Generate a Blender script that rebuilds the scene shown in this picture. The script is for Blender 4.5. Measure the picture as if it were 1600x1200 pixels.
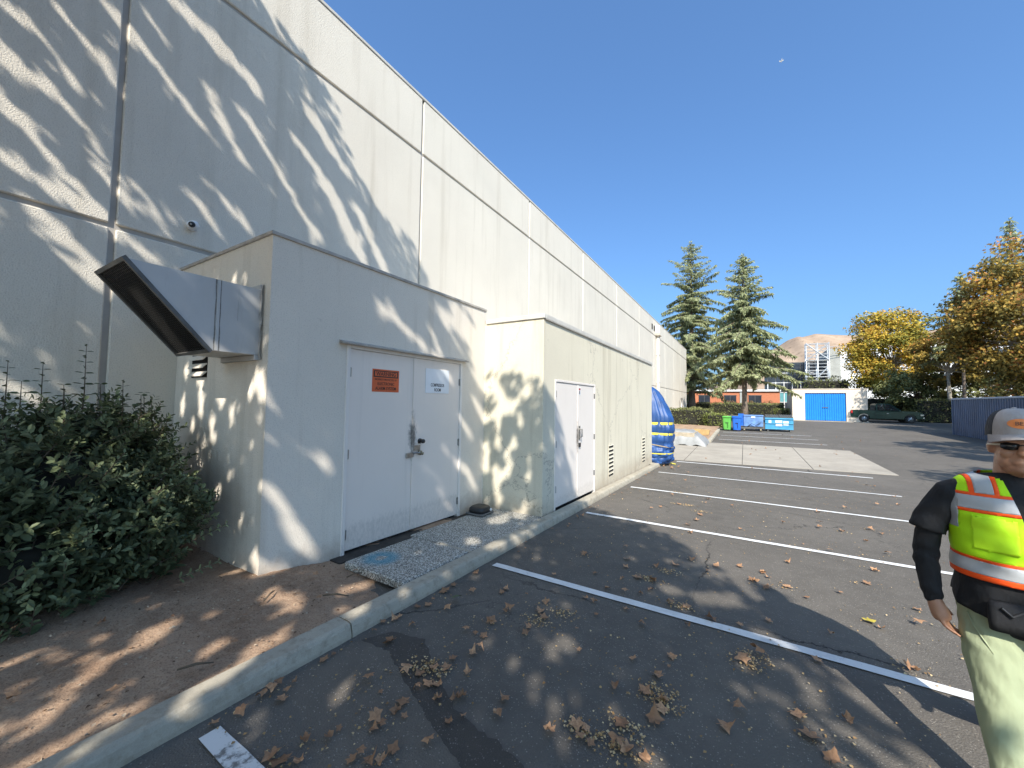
import bpy, bmesh, math, random
import numpy as np
from mathutils import Vector, Matrix
R = math.radians
random.seed(7); rng = np.random.default_rng(11)
scn = bpy.context.scene
for o in list(bpy.data.objects): bpy.data.objects.remove(o)

# ------------------------------------------------------------------ camera
cam_d = bpy.data.cameras.new('camera'); cam = bpy.data.objects.new('camera', cam_d)
scn.collection.objects.link(cam); scn.camera = cam
cam_d.sensor_width = 36.0; cam_d.lens = 13.5; cam_d.clip_start = .05; cam_d.clip_end = 4000
YAW, PITCH, ROLL = R(31.2), R(2.7), R(0.8)
cam.matrix_world = (Matrix.Translation((0, 0, 1.70)) @ Matrix.Rotation(YAW, 4, 'Z')
                    @ Matrix.Rotation(R(90) + PITCH, 4, 'X') @ Matrix.Rotation(ROLL, 4, 'Z'))
# ------------------------------------------------------------------ sky and sun
SUN_AZ, SUN_EL = R(27.5), R(41.0)
world = bpy.data.worlds.new('World'); scn.world = world; world.use_nodes = True
wn = world.node_tree.nodes; wl = world.node_tree.links
bg = wn['Background']; sky = wn.new('ShaderNodeTexSky'); sky.sky_type = 'NISHITA'; sky.sun_disc = False
sky.sun_elevation = SUN_EL; sky.sun_rotation = math.pi - SUN_AZ
sky.altitude = 50; sky.air_density = 1.0; sky.dust_density = 4.0; sky.ozone_density = 2.4
sg_ = wn.new('ShaderNodeGamma'); sg_.inputs[1].default_value = .82; wl.new(sky.outputs[0], sg_.inputs[0])
sm_ = wn.new('ShaderNodeMix'); sm_.data_type = 'RGBA'; sm_.blend_type = 'MULTIPLY'; sm_.inputs[0].default_value = 1.0; wl.new(sg_.outputs[0], sm_.inputs[6]); sm_.inputs[7].default_value = (.46, .71, .98, 1)
wl.new(sm_.outputs[2], bg.inputs[0]); bg.inputs[1].default_value = 0.145
sun_d = bpy.data.lights.new('sun', 'SUN'); sun_d.energy = 3.3; sun_d.angle = R(0.53); sun_d.color = (1.0, .945, .85)
sun = bpy.data.objects.new('sun', sun_d); scn.collection.objects.link(sun)
TOSUN = Vector((math.sin(SUN_AZ) * math.cos(SUN_EL), -math.cos(SUN_AZ) * math.cos(SUN_EL), math.sin(SUN_EL)))
sun.rotation_euler = TOSUN.to_track_quat('Z', 'Y').to_euler(); sun.location = TOSUN * 60
scn.view_settings.view_transform = 'Standard'; scn.view_settings.look = 'None'
scn.view_settings.exposure = 1.25; scn.view_settings.gamma = 1.0
scn.view_settings.use_curve_mapping = False

# ------------------------------------------------------------------ helpers
GY = [-400, -40, 0, 15, 30, 56, 2500]; GZ = [.6, .6, 0, -.45, -.2, .25, .25]
def gz(y): return float(np.interp(y, GY, GZ))
ORG = {}
def link(o): scn.collection.objects.link(o); return o
def tag(o, label=None, cat=None, group=None, kind=None):
    if label: o['label'] = label
    if cat: o['category'] = cat
    if group: o['group'] = group
    if kind: o['kind'] = kind
    return o
def thing(name, label, cat, loc=(0, 0, 0), rz=0.0, group=None):
    o = link(bpy.data.objects.new(name, None)); o.location = loc; o.rotation_euler = (0, 0, rz)
    o.empty_display_size = .2; ORG[o.name] = Vector(loc); tag(o, label, cat, group); return o
class MB:
    def __init__(s): s.v = []; s.f = []; s.m = []
    def add(s, vs, fs, mi=0):
        b = len(s.v); s.v += [tuple(p) for p in vs]; s.f += [tuple(i + b for i in f) for f in fs]; s.m += [mi] * len(fs); return s
    def box(s, x0, x1, y0, y1, z0, z1, c=0.0, mi=0):
        if c <= 0:
            vs = [(x, y, z) for z in (z0, z1) for y in (y0, y1) for x in (x0, x1)]
            return s.add(vs, [(0, 2, 3, 1), (4, 5, 7, 6), (0, 1, 5, 4), (2, 6, 7, 3), (0, 4, 6, 2), (1, 3, 7, 5)], mi)
        c = min(c, (x1 - x0) * .45, (y1 - y0) * .45, (z1 - z0) * .45)
        bm = bmesh.new(); bmesh.ops.create_cube(bm, size=1)
        for v in bm.verts: v.co = ((x0 + x1) / 2 + v.co.x * (x1 - x0), (y0 + y1) / 2 + v.co.y * (y1 - y0), (z0 + z1) / 2 + v.co.z * (z1 - z0))
        bmesh.ops.bevel(bm, geom=bm.edges[:], offset=c, segments=1, affect='EDGES')
        bm.verts.index_update(); s.add([v.co[:] for v in bm.verts], [[v.index for v in f.verts] for f in bm.faces], mi); bm.free(); return s
    def tube(s, pts, rad, n=8, mi=0, cap=True):
        pts = [Vector(p) for p in pts]
        if not hasattr(rad, '__len__'): rad = [rad] * len(pts)
        rings = []; up = None
        for i, p in enumerate(pts):
            t = (pts[min(i + 1, len(pts) - 1)] - pts[max(i - 1, 0)]).normalized()
            if up is None: up = t.orthogonal().normalized()
            up = (up - t * up.dot(t))
            up = up.normalized() if up.length > 1e-6 else t.orthogonal().normalized()
            w = t.cross(up)
            rings.append([p + (up * math.cos(a) + w * math.sin(a)) * rad[i] for a in [2 * math.pi * k / n for k in range(n)]])
        vs = [q for r in rings for q in r]; fs = []
        for i in range(len(pts) - 1):
            for k in range(n):
                k2 = (k + 1) % n; fs.append((i * n + k, i * n + k2, (i + 1) * n + k2, (i + 1) * n + k))
        if cap: fs.append(tuple(range(n))[::-1]); fs.append(tuple((len(pts) - 1) * n + k for k in range(n)))
        return s.add(vs, fs, mi)
    def loft(s, rings, n=24, mi=0, power=2.0):
        """rings: (cx,cy,cz,rx,ry[,tx,ty]) ellipses roughly in the XY plane"""
        vs = []; fs = []
        for r in rings:
            cx, cy, cz, rx, ry = r[:5]; tx, ty = (r[5], r[6]) if len(r) > 5 else (0, 0)
            for k in range(n):
                a = 2 * math.pi * k / n; c, q = math.cos(a), math.sin(a)
                x = math.copysign(abs(c) ** (2 / power), c) * rx; y = math.copysign(abs(q) ** (2 / power), q) * ry
                vs.append((cx + x, cy + y, cz + x * tx + y * ty))
        for i in range(len(rings) - 1):
            for k in range(n):
                k2 = (k + 1) % n; fs.append((i * n + k, i * n + k2, (i + 1) * n + k2, (i + 1) * n + k))
        fs.append(tuple(range(n))[::-1]); fs.append(tuple((len(rings) - 1) * n + k for k in range(n)))
        return s.add(vs, fs, mi)
    def ell(s, c, r, n=16, m=10, mi=0):
        vs = [(c[0], c[1], c[2] - r[2])]; fs = []
        for i in range(1, m):
            t = math.pi * i / m
            for k in range(n):
                a = 2 * math.pi * k / n; vs.append((c[0] + r[0] * math.sin(t) * math.cos(a), c[1] + r[1] * math.sin(t) * math.sin(a), c[2] - r[2] * math.cos(t)))
        vs.append((c[0], c[1], c[2] + r[2])); L = len(vs) - 1
        for k in range(n):
            k2 = (k + 1) % n; fs.append((0, 1 + k2, 1 + k)); fs.append((L, L - n + k, L - n + k2))
            for i in range(m - 2): fs.append((1 + i * n + k, 1 + i * n + k2, 1 + (i + 1) * n + k2, 1 + (i + 1) * n + k))
        return s.add(vs, fs, mi)
    def prism(s, poly, axis, a, b, mi=0):
        """poly: 2D points in the other two axes (cyclic order), extruded along axis from a to b"""
        def P(p, w): return {0: (w, p[0], p[1]), 1: (p[0], w, p[1]), 2: (p[0], p[1], w)}[axis]
        n = len(poly); vs = [P(p, a) for p in poly] + [P(p, b) for p in poly]
        fs = [tuple(range(n))[::-1], tuple(range(n, 2 * n))] + [(i, (i + 1) % n, n + (i + 1) % n, n + i) for i in range(n)]
        return s.add(vs, fs, mi)
    def build(s, name, mat, parent=None, smooth=False, local=False, kind=None, fixn=True):
        me = bpy.data.meshes.new(name); off = Vector((0, 0, 0))
        if parent is not None and not local: off = ORG.get(parent.name, off)
        me.from_pydata([tuple(Vector(p) - off) for p in s.v], [], s.f)
        mats = mat if isinstance(mat, (list, tuple)) else [mat]
        for m in mats: me.materials.append(m)
        if len(mats) > 1: me.polygons.foreach_set('material_index', s.m)
        if fixn:
            bm = bmesh.new(); bm.from_mesh(me); bmesh.ops.recalc_face_normals(bm, faces=bm.faces[:]); bm.to_mesh(me); bm.free()
        if smooth: me.polygons.foreach_set('use_smooth', [True] * len(me.polygons))
        me.update(); return mkobj(name, me, parent, off, kind)
def mkobj(name, me, parent=None, off=None, kind=None):
    o = link(bpy.data.objects.new(name, me)); o.parent = parent
    if parent is not None: ORG[o.name] = ORG.get(parent.name, Vector((0, 0, 0)))
    else: ORG[o.name] = Vector((0, 0, 0))
    if kind: o['kind'] = kind
    return o
def npmesh(name, V, F, mat, tint=None, smooth=False):
    """V (n,3); F (m,k) constant-size faces"""
    me = bpy.data.meshes.new(name); n, (m, k) = len(V), F.shape
    me.vertices.add(n); me.vertices.foreach_set('co', np.ascontiguousarray(V, dtype=np.float32).ravel())
    me.loops.add(m * k); me.loops.foreach_set('vertex_index', np.ascontiguousarray(F, dtype=np.int32).ravel())
    me.polygons.add(m); me.polygons.foreach_set('loop_start', np.arange(0, m * k, k, dtype=np.int32))
    for q in (mat if isinstance(mat, (list, tuple)) else [mat]): me.materials.append(q)
    if smooth: me.polygons.foreach_set('use_smooth', np.ones(m, dtype=bool))
    me.update(calc_edges=True)
    if tint is not None:
        at = me.attributes.new('tint', 'FLOAT', 'POINT'); at.data.foreach_set('value', np.ascontiguousarray(tint, dtype=np.float32))
    return me
def unit(a): return a / np.maximum(np.linalg.norm(a, axis=-1, keepdims=True), 1e-9)
def scatter(name, T, TF, pos, ax, nrm, size, mat, tint, smooth=False):
    """copies of a small template (T verts (k,3): x along ax, y across, z along nrm) merged into one mesh"""
    n = len(pos); ax = unit(ax); nrm = unit(nrm - ax * (nrm * ax).sum(1, keepdims=True)); ay = np.cross(nrm, ax)
    size = np.broadcast_to(np.asarray(size, float), (n,))
    V = pos[:, None, :] + size[:, None, None] * (T[None, :, 0:1] * ax[:, None] + T[None, :, 1:2] * ay[:, None] + T[None, :, 2:3] * nrm[:, None])
    F = (TF[None] + (np.arange(n) * len(T))[:, None, None]).reshape(-1, TF.shape[1])
    return npmesh(name, V.reshape(-1, 3), F, mat, np.repeat(tint, len(T)), smooth)
def rdir(n):
    return unit(rng.normal(size=(n, 3)))

# ------------------------------------------------------------------ materials
MATS = {}
def nodes(name):
    m = bpy.data.materials.new(name); m.use_nodes = True; MATS[name] = m
    return m, m.node_tree.nodes, m.node_tree.links, m.node_tree.nodes['Principled BSDF']
def N(nd, t, **k):
    x = nd.new(t)
    for a, v in k.items():
        if a in x.inputs.keys(): x.inputs[a].default_value = v
        else: setattr(x, a, v)
    return x
def ramp(nd, stops):
    r = nd.new('ShaderNodeValToRGB'); e = r.color_ramp.elements
    while len(e) < len(stops): e.new(.5)
    for q, (p, c) in zip(e, stops):
        q.position = p; q.color = (*c, 1) if len(c) == 3 else c
    return r
def mixc(nd, lk, fac, a, b, mode='MIX'):
    m = nd.new('ShaderNodeMix'); m.data_type = 'RGBA'; m.blend_type = mode
    for s, v in ((0, fac), (6, a), (7, b)):
        if hasattr(v, 'is_output'): lk.new(v, m.inputs[s])
        elif s == 0: m.inputs[0].default_value = v
        else: m.inputs[s].default_value = (*v, 1)
    return m.outputs[2]
def maprange(nd, lk, src, a, b, c=0, d=1):
    m = nd.new('ShaderNodeMapRange'); lk.new(src, m.inputs[0])
    for i, v in enumerate((a, b, c, d)): m.inputs[i + 1].default_value = v
    return m.outputs[0]
def noise(nd, lk, co, scale, detail=4, rough=.55, vscale=None):
    n = N(nd, 'ShaderNodeTexNoise', Scale=scale, Detail=detail, Roughness=rough)
    if vscale:
        mp = nd.new('ShaderNodeMapping'); mp.inputs['Scale'].default_value = vscale; lk.new(co, mp.inputs[0]); co = mp.outputs[0]
    lk.new(co, n.inputs['Vector']); return n.outputs[0]
def wpos(nd): return nd.new('ShaderNodeNewGeometry').outputs['Position']
def opos(nd): return nd.new('ShaderNodeTexCoord').outputs['Object']
def bump(nd, lk, b, h, strength=.3, dist=.01):
    k = N(nd, 'ShaderNodeBump', Strength=strength, Distance=dist); lk.new(h, k.inputs['Height']); lk.new(k.outputs[0], b.inputs['Normal'])
def simple(name, col, rough=.6, var=.12, scale=4.0, metal=0.0, bmp=0.0, bscale=60, spec=.5, world=True):
    """base colour with gentle large and small value variation"""
    m, nd, lk, b = nodes(name); co = wpos(nd) if world else opos(nd)
    n1 = noise(nd, lk, co, scale, 5); f = maprange(nd, lk, n1, .3, .7)
    lo = tuple(c * (1 - var) for c in col); hi = tuple(min(1, c * (1 + var)) for c in col)
    lk.new(mixc(nd, lk, f, lo, hi), b.inputs['Base Color'])
    b.inputs['Roughness'].default_value = rough; b.inputs['Metallic'].default_value = metal; b.inputs['Specular IOR Level'].default_value = spec
    if bmp: bump(nd, lk, b, noise(nd, lk, co, bscale, 4), bmp, .01)
    return m
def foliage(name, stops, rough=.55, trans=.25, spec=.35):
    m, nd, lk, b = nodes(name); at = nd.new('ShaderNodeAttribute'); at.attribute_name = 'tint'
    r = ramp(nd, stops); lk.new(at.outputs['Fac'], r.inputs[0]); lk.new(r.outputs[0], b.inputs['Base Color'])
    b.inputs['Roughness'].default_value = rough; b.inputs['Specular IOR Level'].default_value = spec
    if trans:
        t = nd.new('ShaderNodeBsdfTranslucent'); lk.new(r.outputs[0], t.inputs[0]); mx = nd.new('ShaderNodeMixShader'); mx.inputs[0].default_value = trans
        out = nd['Material Output']; lk.new(b.outputs[0], mx.inputs[1]); lk.new(t.outputs[0], mx.inputs[2]); lk.new(mx.outputs[0], out.inputs[0])
    return m
def stucco(name, col, grit=60, strength=.5, streak=.12, dist=.012, spots=0.0, base=0.0, crack=0.0):
    m, nd, lk, b = nodes(name); co = wpos(nd)
    n1 = noise(nd, lk, co, .7, 4); n2 = noise(nd, lk, co, grit, 3, .6)
    st = noise(nd, lk, co, 1.0, 5, .6, (3.5, 3.5, .22))
    c0 = mixc(nd, lk, maprange(nd, lk, n1, .3, .7), tuple(c * .95 for c in col), tuple(min(1, c * 1.03) for c in col))
    c1 = mixc(nd, lk, maprange(nd, lk, st, .52, .78, 0, streak * 3), c0, tuple(c * k for c, k in zip(col, (.66, .63, .58))))
    c2 = mixc(nd, lk, maprange(nd, lk, n2, .33, .47, .34, 0), c1, tuple(c * .55 for c in col))
    if spots:
        sp = noise(nd, lk, co, 6, 6, .7); c2 = mixc(nd, lk, maprange(nd, lk, sp, .66, .74, 0, spots), c2, (.13, .115, .10))
    if base:     # rain-splashed soil on the foot of the wall
        sx = nd.new('ShaderNodeSeparateXYZ'); lk.new(co, sx.inputs[0]); lo = maprange(nd, lk, sx.outputs[2], -.1, .42, 1, 0); nb_ = noise(nd, lk, co, 5, 5, .7)
        q = N(nd, 'ShaderNodeMath', operation='MULTIPLY_ADD'); lk.new(nb_, q.inputs[0]); q.inputs[1].default_value = 1.0; lk.new(lo, q.inputs[2]); c2 = mixc(nd, lk, maprange(nd, lk, q.outputs[0], .85, 1.6, 0, base), c2, (.30, .22, .155))
    if crack:
        wv = N(nd, 'ShaderNodeTexVoronoi', Scale=.38, feature='DISTANCE_TO_EDGE'); nv_ = N(nd, 'ShaderNodeTexNoise', Scale=1.4, Detail=6.0, Roughness=.7); lk.new(co, nv_.inputs['Vector']); va_ = N(nd, 'ShaderNodeVectorMath', operation='ADD'); lk.new(co, va_.inputs[0]); lk.new(nv_.outputs['Color'], va_.inputs[1]); lk.new(va_.outputs[0], wv.inputs['Vector'])
        c2 = mixc(nd, lk, maprange(nd, lk, wv.outputs['Distance'], .0012, .004, crack, 0), c2, (.22, .19, .16))
    lk.new(c2, b.inputs['Base Color']); b.inputs['Roughness'].default_value = .92; b.inputs['Specular IOR Level'].default_value = .2
    bump(nd, lk, b, n2, strength, dist); return m
M_WALL = stucco('tilt_wall_paint', (.70, .645, .55), 72, .8, .16, .010, .12)
M_ENC1 = stucco('stucco_paint', (.745, .675, .575), 78, .6, .24, .008, .15, .7)
M_ENC2 = stucco('stucco_paint_weathered', (.69, .63, .495), 78, .5, .38, .008, .5, .5, .6)
M_GROOVE = simple('joint_sealant', (.40, .37, .33), .9, .1)
M_FLASH = simple('painted_flashing', (.56, .53, .47), .55, .1, 3)
M_FLASHD = simple('worn_drip_flashing', (.40, .365, .32), .6, .25, 6)
M_WHITE = simple('white_paint', (.72, .71, .69), .5, .05, 5)
M_BLACK = simple('black_plastic', (.018, .018, .019), .5, .2, 20)
M_DARK = simple('dark_void', (.010, .010, .010), .9, .1)
M_STEEL = simple('worn_steel', (.33, .32, .30), .38, .25, 30, .9)
M_BRASS = simple('dull_brass', (.30, .26, .18), .45, .2, 30, .8)
def door_mat(name, yc, z0, col, streak=.5):
    """off-white enamel with grime that has gathered round the meeting edge at hand height"""
    m, nd, lk, b = nodes(name); co = wpos(nd); sx = nd.new('ShaderNodeSeparateXYZ'); lk.new(co, sx.inputs[0])
    n1 = noise(nd, lk, co, 1.4, 4); c0 = mixc(nd, lk, maprange(nd, lk, n1, .3, .7), tuple(c * .955 for c in col), col)
    st = noise(nd, lk, co, 1, 5, .6, (9, 9, .5)); c0 = mixc(nd, lk, maprange(nd, lk, st, .58, .8, 0, streak * .5), c0, (.42, .39, .34))
    def absd(src, c):
        a = N(nd, 'ShaderNodeMath', operation='SUBTRACT'); lk.new(src, a.inputs[0]); a.inputs[1].default_value = c
        q = N(nd, 'ShaderNodeMath', operation='ABSOLUTE'); lk.new(a.outputs[0], q.inputs[0]); return q.outputs[0]
    dy = maprange(nd, lk, absd(sx.outputs[1], yc), 0, .17, 1, 0); dz = maprange(nd, lk, absd(sx.outputs[2], z0), .05, .62, 1, 0)
    g = N(nd, 'ShaderNodeMath', operation='MULTIPLY'); lk.new(dy, g.inputs[0]); lk.new(dz, g.inputs[1])
    ng = noise(nd, lk, co, 26, 7, .72, (1, 1.6, .7)); h = N(nd, 'ShaderNodeMath', operation='MULTIPLY_ADD'); lk.new(ng, h.inputs[0]); h.inputs[1].default_value = 1.15; lk.new(g.outputs[0], h.inputs[2])
    c1 = mixc(nd, lk, maprange(nd, lk, h.outputs[0], 1.04, 1.5, 0, .85), c0, (.06, .054, .048))
    low = maprange(nd, lk, sx.outputs[2], z0 - 1.0, z0 - .62, 1, 0); l2 = N(nd, 'ShaderNodeMath', operation='MULTIPLY_ADD'); lk.new(ng, l2.inputs[0]); l2.inputs[1].default_value = 1.1; lk.new(low, l2.inputs[2])
    c2 = mixc(nd, lk, maprange(nd, lk, l2.outputs[0], 1.35, 1.75, 0, .35), c1, (.22, .20, .17))
    lk.new(c2, b.inputs['Base Color']); b.inputs['Roughness'].default_value = .42
    bump(nd, lk, b, noise(nd, lk, co, 9, 3), .12, .006); return m
M_DOOR1 = door_mat('door_enamel_grimy', 3.79, 1.22, (.80, .715, .635))
M_DOOR2 = door_mat('door_enamel', 6.93, 1.05, (.78, .715, .65), .3)

def asphalt(name, base, bright, warm=1.0):
    m, nd, lk, b = nodes(name); co = wpos(nd)
    n1 = noise(nd, lk, co, .35, 6, .6); n2 = noise(nd, lk, co, 5, 5, .65); n3 = noise(nd, lk, co, 110, 2)
    c0 = mixc(nd, lk, maprange(nd, lk, n1, .3, .7), tuple(c * .8 for c in base), tuple(c * 1.22 for c in base))
    c1 = mixc(nd, lk, maprange(nd, lk, n2, .45, .75, 0, .6), c0, tuple(c * 1.35 for c in base))
    v = N(nd, 'ShaderNodeTexVoronoi', Scale=95.0); lk.new(co, v.inputs['Vector'])
    sep = nd.new('ShaderNodeSeparateColor'); lk.new(v.outputs['Color'], sep.inputs[0])
    spk = N(nd, 'ShaderNodeMath', operation='MULTIPLY'); lk.new(maprange(nd, lk, sep.outputs[0], .80, .98), spk.inputs[0]); lk.new(maprange(nd, lk, v.outputs['Distance'], .25, .45, 1, 0), spk.inputs[1])
    c2 = mixc(nd, lk, spk.outputs[0], c1, bright)
    # pale wavy scuff streaks running across the stalls, and faint tyre arcs
    stn = noise(nd, lk, co, 1.0, 6, .62, (.25, 2.4, 1)); c3 = mixc(nd, lk, maprange(nd, lk, stn, .60, .78, 0, .30), c2, tuple(c * 2.1 for c in base))
    oil = noise(nd, lk, co, .9, 3, .5); c3 = mixc(nd, lk, maprange(nd, lk, oil, .66, .76, 0, .45), c3, tuple(c * .45 for c in base))
    wv = N(nd, 'ShaderNodeTexVoronoi', Scale=.42, feature='DISTANCE_TO_EDGE'); wn_ = noise(nd, lk, co, 1.6, 6, .7); vm_ = N(nd, 'ShaderNodeVectorMath', operation='SCALE'); lk.new(co, vm_.inputs[0]); vm_.inputs['Scale'].default_value = 1.0; va_ = N(nd, 'ShaderNodeVectorMath', operation='ADD'); lk.new(vm_.outputs[0], va_.inputs[0]); lk.new(wn_, va_.inputs[1]); lk.new(va_.outputs[0], wv.inputs['Vector'])
    ck = N(nd, 'ShaderNodeMath', operation='MULTIPLY'); lk.new(maprange(nd, lk, wv.outputs['Distance'], .002, .006, 1, 0), ck.inputs[0]); lk.new(maprange(nd, lk, n1, .45, .58), ck.inputs[1]); c3 = mixc(nd, lk, ck.outputs[0], c3, tuple(c * .30 for c in base))
    lk.new(c3, b.inputs['Base Color']); b.inputs['Roughness'].default_value = .86; b.inputs['Specular IOR Level'].default_value = .3
    ad = N(nd, 'ShaderNodeMath', operation='ADD'); lk.new(n3, ad.inputs[0]); lk.new(v.outputs['Distance'], ad.inputs[1])
    bump(nd, lk, b, ad.outputs[0], .55, .006); return m
M_ASPH = asphalt('asphalt_sealed', (.108, .096, .082), (.29, .26, .22))
M_ASPHOLD = asphalt('asphalt_old', (.118, .102, .084), (.33, .29, .245))
M_ASPHBLK = asphalt('asphalt_fresh_sealer', (.066, .057, .048), (.21, .18, .155))
def concrete(name, col, stain=.5):
    m, nd, lk, b = nodes(name); co = wpos(nd)
    n1 = noise(nd, lk, co, 1.1, 6, .65); n2 = noise(nd, lk, co, 14, 6, .7); n3 = noise(nd, lk, co, 160, 3)
    c0 = mixc(nd, lk, maprange(nd, lk, n1, .3, .7), tuple(c * .78 for c in col), tuple(c * 1.1 for c in col))
    c1 = mixc(nd, lk, maprange(nd, lk, n2, .5, .75, 0, stain), c0, tuple(c * k for c, k in zip(col, (.5, .47, .42))))
    c2 = mixc(nd, lk, maprange(nd, lk, n3, .35, .65, .25, 0), c1, tuple(c * .5 for c in col))
    lk.new(c2, b.inputs['Base Color']); b.inputs['Roughness'].default_value = .9; b.inputs['Specular IOR Level'].default_value = .25
    bump(nd, lk, b, n3, .4, .004); return m
M_KERB = concrete('kerb_concrete', (.43, .385, .305), .85)
M_CONC = concrete('apron_concrete', (.37, .33, .275), .35)
def aggregate():
    m, nd, lk, b = nodes('exposed_aggregate'); co = wpos(nd)
    v = N(nd, 'ShaderNodeTexVoronoi', Scale=100.0); lk.new(co, v.inputs['Vector']); sep = nd.new('ShaderNodeSeparateColor'); lk.new(v.outputs['Color'], sep.inputs[0])
    r = ramp(nd, [(0, (.06, .057, .053)), (.22, (.18, .17, .15)), (.42, (.42, .40, .35)), (.62, (.68, .65, .58)), (.9, (.33, .28, .22))]); r.color_ramp.interpolation = 'CONSTANT'
    lk.new(sep.outputs[1], r.inputs[0]); c0 = mixc(nd, lk, maprange(nd, lk, v.outputs['Distance'], .4, .7, 0, .7), r.outputs[0], (.30, .275, .23))
    # sprayed utility mark: a blue ring on the slab nearest the planting bed
    sx = N(nd, 'ShaderNodeVectorMath', operation='DISTANCE'); lk.new(co, sx.inputs[0]); sx.inputs[1].default_value = (-3.33, 2.86, .045)
    nz = noise(nd, lk, co, 18, 4); ad = N(nd, 'ShaderNodeMath', operation='MULTIPLY_ADD'); lk.new(nz, ad.inputs[0]); ad.inputs[1].default_value = .10; lk.new(sx.outputs['Value'], ad.inputs[2])
    rr = ramp(nd, [(0, (0, 0, 0)), (.09, (0, 0, 0)), (.13, (.9, .9, .9)), (.19, (.8, .8, .8)), (.28, (0, 0, 0))]); lk.new(ad.outputs[0], rr.inputs[0])
    f = N(nd, 'ShaderNodeMath', operation='MULTIPLY'); lk.new(rr.outputs[0], f.inputs[0]); f.inputs[1].default_value = .75
    lk.new(mixc(nd, lk, f.outputs[0], c0, (.035, .26, .36)), b.inputs['Base Color']); b.inputs['Roughness'].default_value = .75
    bump(nd, lk, b, v.outputs['Distance'], .6, .008); b.inputs['Specular IOR Level'].default_value = .3; return m
M_AGG = aggregate()
def paint_line():
    m, nd, lk, b = nodes('road_marking_paint'); co = wpos(nd)
    n1 = noise(nd, lk, co, 30, 6, .75); n2 = noise(nd, lk, co, 1.2, 4)
    n4 = noise(nd, lk, co, 7, 6, .7)
    c0 = mixc(nd, lk, maprange(nd, lk, n2, .3, .7), (.60, .59, .57), (.74, .73, .71)); c1 = mixc(nd, lk, maprange(nd, lk, n1, .60, .72, 0, .8), c0, (.09, .085, .08))
    sx = nd.new('ShaderNodeSeparateXYZ'); lk.new(co, sx.inputs[0]); near = maprange(nd, lk, sx.outputs[1], 1.6, 2.4, .85, .12)
    w = N(nd, 'ShaderNodeMath', operation='MULTIPLY'); lk.new(maprange(nd, lk, n4, .52, .6), w.inputs[0]); lk.new(near, w.inputs[1])
    lk.new(mixc(nd, lk, w.outputs[0], c1, (.10, .09, .08)), b.inputs['Base Color']); b.inputs['Roughness'].default_value = .7; return m
M_LINE = paint_line()
def dirt():
    m, nd, lk, b = nodes('bare_soil'); co = wpos(nd)
    n1 = noise(nd, lk, co, 1.6, 6, .65); n2 = noise(nd, lk, co, 22, 6, .7); n3 = noise(nd, lk, co, 90, 3)
    c0 = mixc(nd, lk, maprange(nd, lk, n1, .3, .7), (.25, .16, .105), (.45, .315, .215)); c1 = mixc(nd, lk, maprange(nd, lk, n2, .5, .72, 0, .6), c0, (.50, .38, .27))
    c2 = mixc(nd, lk, maprange(nd, lk, n3, .3, .5, .5, 0), c1, (.05, .033, .023)); lk.new(c2, b.inputs['Base Color']); b.inputs['Roughness'].default_value = .95
    b.inputs['Specular IOR Level'].default_value = .1; bump(nd, lk, b, n2, .7, .02); return m
M_DIRT = dirt()

# ================================================================== THE SETTING
def sheet(name, xs, ys, dz, mat, kind='structure', parent=None):
    V = [(x, y, gz(y) + dz) for y in ys for x in xs]; n = len(xs)
    F = [(j * n + i, j * n + i + 1, (j + 1) * n + i + 1, (j + 1) * n + i) for j in range(len(ys) - 1) for i in range(n - 1)]
    b = MB(); b.add(V, F); return b.build(name, mat, parent, kind=kind, fixn=False)
M_FAR = simple('dry_ground', (.22, .18, .12), .95, .25, .3)
sheet('ground', [-1500, -60, -7, 45, 1500], [-400, -40, 0, 15, 30, 56, 90, 400, 2400], -.06, M_FAR)
sheet('asphalt_lot', [-6.2, 4, 14, 40], [-30, -10, 0, 5, 10, 15, 22, 30, 43, 56, 70], 0, M_ASPH)
def poly_sheet(name, pts, dz, mat, kind='structure', parent=None):
    b = MB(); b.add([(x, y, gz(y) + dz) for x, y in pts], [tuple(range(len(pts)))]); return b.build(name, mat, parent, kind=kind, fixn=False)
def smooth_poly(pts, k=3):
    for _ in range(k):
        q = []
        for i in range(len(pts)):
            a, b = pts[i], pts[(i + 1) % len(pts)]; q += [(a[0] * .75 + b[0] * .25, a[1] * .75 + b[1] * .25), (a[0] * .25 + b[0] * .75, a[1] * .25 + b[1] * .75)]
        pts = q
    return pts
# edge of the fresh sealer (dark overlap band) and the old grey asphalt in front of it
def wob(p, s=.02): return [(x + random.uniform(-s, s), y + random.uniform(-s, s)) for x, y in p]
edge = [(-2.42, 1.92), (-2.15, 1.93), (-1.86, 1.80), (-1.55, 1.66), (-1.27, 1.55), (-.95, 1.42), (-.6, 1.30), (-.2, 1.18), (.3, 1.02), (1.0, .8), (1.8, .55), (3.2, .2)]
def band_sheet(name, ea, eb, dz, mat):
    b = MB(); n = len(ea); b.add([(x, y, gz(y) + dz) for x, y in ea] + [(x, y, gz(y) + dz) for x, y in eb], [(i, i + 1, n + i + 1, n + i) for i in range(n - 1)])
    return b.build(name, mat, None, kind='structure', fixn=False)
def dens(e, k=8, s=.012):
    o = []
    for (a, b) in zip(e[:-1], e[1:]):
        for t in range(k): o.append((a[0] + (b[0] - a[0]) * t / k + random.uniform(-s, s), a[1] + (b[1] - a[1]) * t / k + random.uniform(-s, s)))
    return o + [e[-1]]
ed = dens(edge)
band_sheet('asphalt_sealer_band', ed, [(x + .10, y + .19 + .05 * math.sin(x * 5) + random.uniform(-.012, .012)) for x, y in ed], .004, M_ASPHBLK)
band_sheet('asphalt_old_strip', [(x, y + .004) for x, y in ed], [(x - .3, y - 5.5) for x, y in ed], .006, M_ASPHOLD)
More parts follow.
